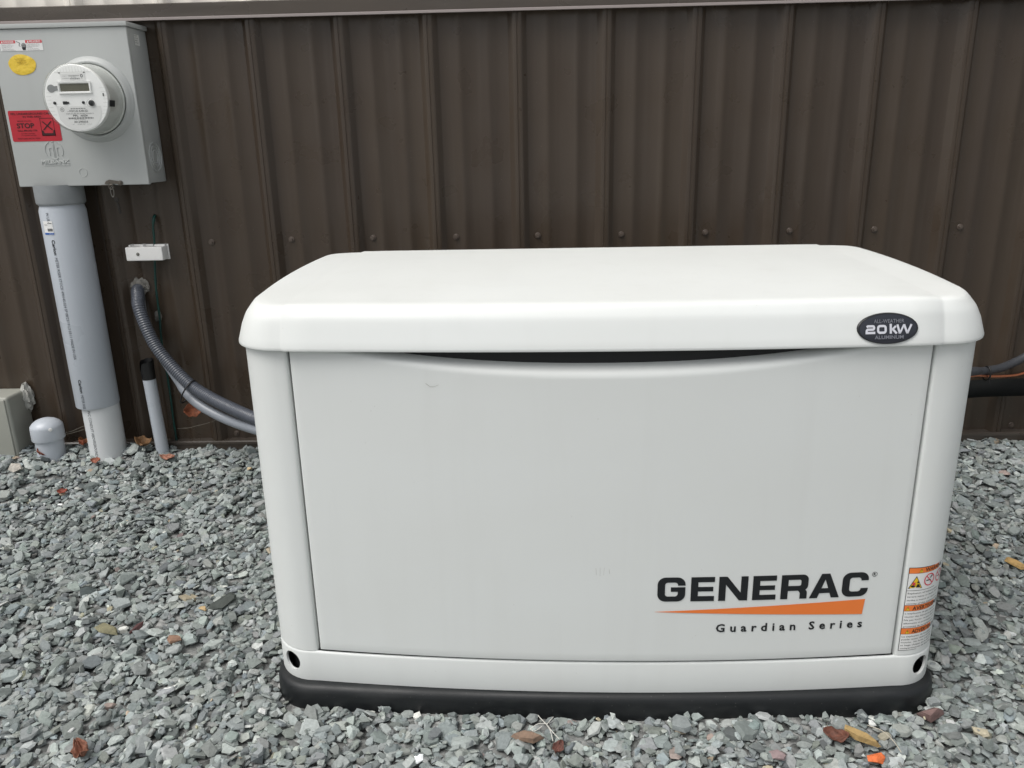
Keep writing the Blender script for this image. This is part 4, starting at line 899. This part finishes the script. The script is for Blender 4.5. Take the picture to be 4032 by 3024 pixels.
def settle(x, y, s_, pi, yw, jit, fill=True):
    """rest one stone on the heap; returns rotation matrix and centre"""
    h = PH[pi]*s_; k = max(1, int(.36*s_/CS)); i = int((x-xa)/CS); j = int((y-ya)/CS)
    i0, i1, j0, j1 = max(0, i-k), min(NX, i+k+1), max(0, j-k), min(NY, j+k+1); pt = HM[j0:j1, i0:i1]
    if pt.shape[0] < 3 or pt.shape[1] < 3: return None
    g0 = (pt[:, -1].mean()-pt[:, 0].mean())/((pt.shape[1]-1)*CS); g1 = (pt[-1].mean()-pt[0].mean())/((pt.shape[0]-1)*CS)
    nrm = np.array([-g0*.75+jit[0], -g1*.75+jit[1], 1.]); nrm /= np.linalg.norm(nrm)
    z = pt.mean()*.6+pt.max()*.4+h*.12
    ax = np.array([math.cos(yw), math.sin(yw), 0]); ax -= nrm*ax.dot(nrm); ax /= np.linalg.norm(ax); ay = np.cross(nrm, ax)
    YY, XX = np.mgrid[j0:j1, i0:i1]; dd = ((XX-i)**2+(YY-j)**2) <= (k*1.05)**2
    top = z+h*.36+((XX-i)*CS*(-nrm[0])+(YY-j)*CS*(-nrm[1]))/nrm[2]
    pt[dd] = np.maximum(pt[dd], top[dd])
    return np.stack([ax, ay, nrm], 1), np.array([x, y, z])
def emit(x, y, s_, pi, yw, jit, colr):
    global nv
    q = settle(x, y, s_, pi, yw, jit)
    if q is None: return
    v, f = PROT[pi]; V.append((v*s_)@q[0].T+q[1]); F.append(f+nv); CC.append(np.repeat(colr[None], len(v), 0)); nv += len(v)
def rcol():
    c = odd[rs.integers(len(odd))] if rs.random() < .012 else pal[rs.choice(len(pal), p=pw)]
    c = (c*.65+c.mean()*np.array([1.0, 1.0, 1.0])*.35 if len(c) else c)*(1+rs.normal(0, .085))+rs.normal(0, 1.0, 3); return np.append(lin(np.clip(c, 30, 225))*np.array([1.20, 1.235, 1.235]), 1.)
def layer(n, med, sig, lo, hi, jt):
    xs_ = rs.uniform(xa, xb, n); ys_ = rs.uniform(ya, yb_, n); ss = np.clip(med*np.exp(rs.normal(0, sig, n)), lo, hi)
    for x, y, s_ in zip(xs_, ys_, ss):
        if (x > -1.66 or True) and in_obst(x, y, s_*-.22): continue
        emit(x, y, s_, int(rs.integers(len(PROT))), rs.uniform(0, 6.28), rs.normal(0, jt, 2), rcol())
layer(20500, .0225, .25, .014, .036, .25)
layer(13500, .0250, .28, .014, .044, .24)
layer(14500, .0160, .35, .008, .030, .30)
layer(18500, .0238, .34, .011, .048, .22)
layer(1800, .0370, .16, .030, .054, .13)
layer(12500, .0140, .35, .007, .026, .30)
vm = np.array([[not in_obst(x, y, -.01) for x in gx_[::12]] for y in gy_[::12]]); dd_ = (HM-ground_z(GXX, GYY))[::12, ::12][vm]
print('gravel surface above datum', dd_.mean(), 'front', (HM-ground_z(GXX, GYY))[:150].mean(), 'wall', (HM-ground_z(GXX, GYY))[-40:].mean())

LOOSE = []
def loose(name, x, y, size, colr, label, plate=True, yw=0, tilt=(0, 0), stretch=1.0, cat='stone', group=None, seed=0, thick=1.0):
    r_ = np.random.default_rng(seed+100); v, f = hull_proto(r_, plate); PROT.append((v, f)); PH.append(v[:, 2].max()-v[:, 2].min()); pi = len(PROT)-1
    q = settle(x, y, size, pi, yw, np.array(tilt))
    v2 = v*np.array([stretch, 1/math.sqrt(stretch), thick])*size
    me = bpy.data.meshes.new(name); me.from_pydata([tuple(p) for p in v2], [], [tuple(int(k) for k in t) for t in f])
    M = mat('stone_'+name, srgb(*colr), .75, bump=(150, .8, .002), var=((120, 120, 120), .8, srgb(*[int(c*.8) for c in colr]))); me.materials.append(M)
    o = bpy.data.objects.new(name, me); col.objects.link(o)
    m4 = Matrix([list(map(float, row)) for row in q[0]]).to_4x4(); m4.translation = Vector(tuple(float(t) for t in q[1]+np.array([0, 0, size*.08]))); o.matrix_world = m4
    return tag(o, label, cat, group)
loose('orange_stone', .537, -1.168, .036, (226, 116, 62), 'bright orange stone chip in the gravel at the bottom edge', seed=1, plate=False)
loose('tan_stone', .532, -1.122, .044, (176, 148, 98), 'long tan stone shard pointing at the generator pad', seed=2, yw=-.75, stretch=1.7, plate=True)
loose('purple_stone', .672, -1.066, .050, (122, 98, 94), 'round purplish stone touching the right corner of the pad', seed=3, plate=False, thick=1.6)
loose('white_stone', -1.457, -.195, .050, (204, 198, 188), 'large whitish stone in front of the utility box', seed=4, yw=.1, stretch=1.3, plate=False)
loose('yellow_stone', 1.055, -.640, .050, (190, 156, 100), 'yellowish flat stone at the right edge of the gravel', seed=5, yw=-.6, stretch=1.2)
loose('black_slate', -.671, -.758, .058, (64, 70, 66), 'very dark slate slab left of the generator pad', seed=6, yw=.5, stretch=1.3, tilt=(.0, -.45))
loose('tan_pebble', -.711, -.768, .024, (184, 158, 116), 'small sand-coloured pebble beside the dark slate slab', seed=7, plate=False)
loose('mauve_stone', .385, -1.166, .034, (158, 138, 138), 'mauve stone at the bottom edge left of the orange chip', seed=8)
loose('brown_stone', -.019, -1.132, .044, (142, 118, 100), 'brown stone below the middle of the black pad', seed=9, stretch=1.3)
loose('rusty_stone', -.731, -.868, .036, (150, 118, 98), 'rusty brown stone in the gravel left of the pad', seed=10, plate=False)
loose('cream_pebble', -.800, -.175, .024, (206, 184, 146), 'round cream pebble against the left side of the generator', seed=12, plate=False)
loose('mossy_stone', -.880, -.838, .042, (132, 128, 100), 'greenish tan stone shard beside the dark red chip', seed=13, yw=-.3, stretch=1.5)
loose('maroon_stone', -.828, -.822, .034, (84, 54, 54), 'dark maroon stone chip beside the greenish shard', seed=14, yw=.6, stretch=1.5, plate=False)
print('stones', len(V), 'faces', sum(len(f) for f in F))
Vn = np.concatenate(V); Fn = np.concatenate(F); Cn = np.concatenate(CC)
me = bpy.data.meshes.new('gravel'); me.vertices.add(len(Vn)); me.vertices.foreach_set('co', Vn.astype(np.float32).ravel())
me.loops.add(len(Fn)*3); me.loops.foreach_set('vertex_index', Fn.astype(np.int32).ravel())
me.polygons.add(len(Fn)); me.polygons.foreach_set('loop_start', np.arange(0, len(Fn)*3, 3, dtype=np.int32))
at = me.color_attributes.new('stone_colour', 'FLOAT_COLOR', 'POINT'); at.data.foreach_set('color', Cn.astype(np.float32).ravel())
me.update(calc_edges=True); me.validate(); me.materials.append(M_STONE); me.polygons.foreach_set('use_smooth', [False]*len(me.polygons))
go = bpy.data.objects.new('gravel', me); col.objects.link(go); tag(go, 'loose bed of crushed grey slate around the generator', None, kind='stuff')

# ------------------------------------------------------------------ dry leaves
def hz(x, y): 
    i = int((x-xa)/CS); j = int((y-ya)/CS); i = min(max(i, 2), NX-3); j = min(max(j, 2), NY-3); return float(HM[j-2:j+3, i-2:i+3].max())
def leaf(x, y, size, colr, label, rot=(0, 0, 0), seed=0, z=None, asp=.6, curl=.5, group='dry leaves on the gravel'):
    rr = random.Random(seed+50); mb = MB(); G = []; n, m_ = 12, 6
    for i in range(n+1):
        u = i/n; wd = asp*.5*math.sin(math.pi*min(max(u*.96+.02, 0), 1))**.7*(1+.10*math.sin(u*17+seed)); row = []
        for j in range(-m_, m_+1):
            t = j/m_; xx = (u-.5); yy = wd*t
            zz_ = curl*(xx*xx*1.2+abs(t)**1.3*.32*asp+.09*math.sin(u*9+t*4+seed)+.04*math.sin(13*t+u*5))
            row.append((xx*size, yy*size, zz_*size))
        G.append(row)
    mb.grid(G); M = mat('leaf_%d' % seed, srgb(*colr), .7, bump=(260, .8, .001), var=((150, 150, 150), .8, srgb(*[int(c*.62) for c in colr])))
    o = mb.build('dried_leaf', M, smooth=50); o.location = (x, y, (hz(x, y)+.003) if z is None else z); o.rotation_euler = rot
    sd_ = o.modifiers.new('thickness', 'SOLIDIFY'); sd_.thickness = .0006
    return tag(o, label, 'leaf', group)
leaf(-.764, -1.155, .042, (140, 92, 72), 'curled rust leaf near the bottom left of the gravel', (.2, .1, -.9), 1, curl=1.0)
leaf(.492, -1.122, .040, (112, 68, 52), 'dark red leaf beside the long tan shard', (.1, 0, -.3), 2, asp=.75)
leaf(-1.418, -.118, .040, (150, 84, 64), 'red leaf in front of the domed pipe cap', (.2, .2, .5), 3, curl=.9)
leaf(-1.252, -.150, .026, (156, 92, 70), 'small orange leaf in front of the thick conduit', (.5, 0, .2), 4, asp=.8)
leaf(-1.068, -.100, .044, (172, 120, 98), 'salmon leaf in front of the thin taped pipe', (.35, 0, 0), 5, asp=.5)
leaf(-1.155, -.062, .046, (146, 110, 74), 'brown crumpled leaf between the thick and thin pipes', (.4, .2, .3), 6, curl=1.1, asp=.8)
leaf(-1.278, -.285, .026, (140, 62, 44), 'small dark red leaf lying alone on the gravel at left', (.2, 0, .3), 7, asp=.9)
leaf(-1.345, -.040, .034, (160, 106, 62), 'tan leaf against the wall right of the capped pipe', (.5, .3, .8), 8, curl=1.0)
leaf(-1.330, -.060, .030, (150, 84, 56), 'brown curled leaf between domed cap and thick conduit', (.3, -.3, -.4), 9, curl=1.1)
leaf(-.9950, -.050, .050, (150, 86, 56), 'orange leaf caught behind the sagging smooth conduit', (1.45, .0, .2), 10, z=.238, asp=.85)
leaf(.030, -1.140, .030, (118, 76, 66), 'dull maroon leaf below the middle of the black pad', (.2, 0, 1.2), 11)
# pale root fibres and a straw on the gravel
def fibres(name, x, y, runs, r_, label, cat, c):
    mb = MB(); z = hz(x, y)+.004
    for run in runs: mb.tube(catmull([(x+a, y+b, z+h) for a, b, h in run], .003), r_, 6)
    o = mb.build(name, mat('fibre_'+name, srgb(*c), .8), smooth=60); tag(o, label, cat)
fibres('dry_root', .006, -1.112, [[(-.022, -.004, .002), (-.008, .004, .006), (.008, .006, .004)], [(-.022, -.004, .002), (-.014, -.010, .003), (-.002, -.002, .006)], [(.006, .005, .004), (.014, .018, .003), (.018, .028, 0)], [(.006, .005, .004), (.012, -.010, .004), (.016, -.030, 0)], [(.006, .005, .004), (.016, -.012, .003), (.026, -.024, 0)], [(.006, .005, .004), (-.004, .020, .004), (-.008, .032, 0)]], .0007, 'pale branching root scrap on gravel below the middle of the pad', 'root', (206, 204, 196))
fibres('straw', .570, -1.135, [[(-.020, .030, .004), (-.004, .012, .008), (.006, -.010, .006), (.010, -.030, .002)]], .0007, 'thin pale straw on the gravel right of the tan shard', 'straw', (190, 184, 168))
# cobweb strands
mb = MB()
for a, b in (((-.905, -.10, .225), (-1.070, -.012, .165)), ((-1.375, -.085, .178), (-1.300, -.050, .195)), ((-1.31, -.03, .20), (-1.375, -.085, .182))):
    A, B = Vector(a), Vector(b); mb.tube([A.lerp(B, k/8)+Vector((0, 0, -.006*math.sin(math.pi*k/8)+.0008*math.sin(k*5))) for k in range(9)], .0005, 5)
o = mb.build('cobweb_strand', mat('cobweb', srgb(120, 116, 106), .9), smooth=60); tag(o, 'faint cobweb strands strung low across the brown wall', 'cobweb', kind='stuff')
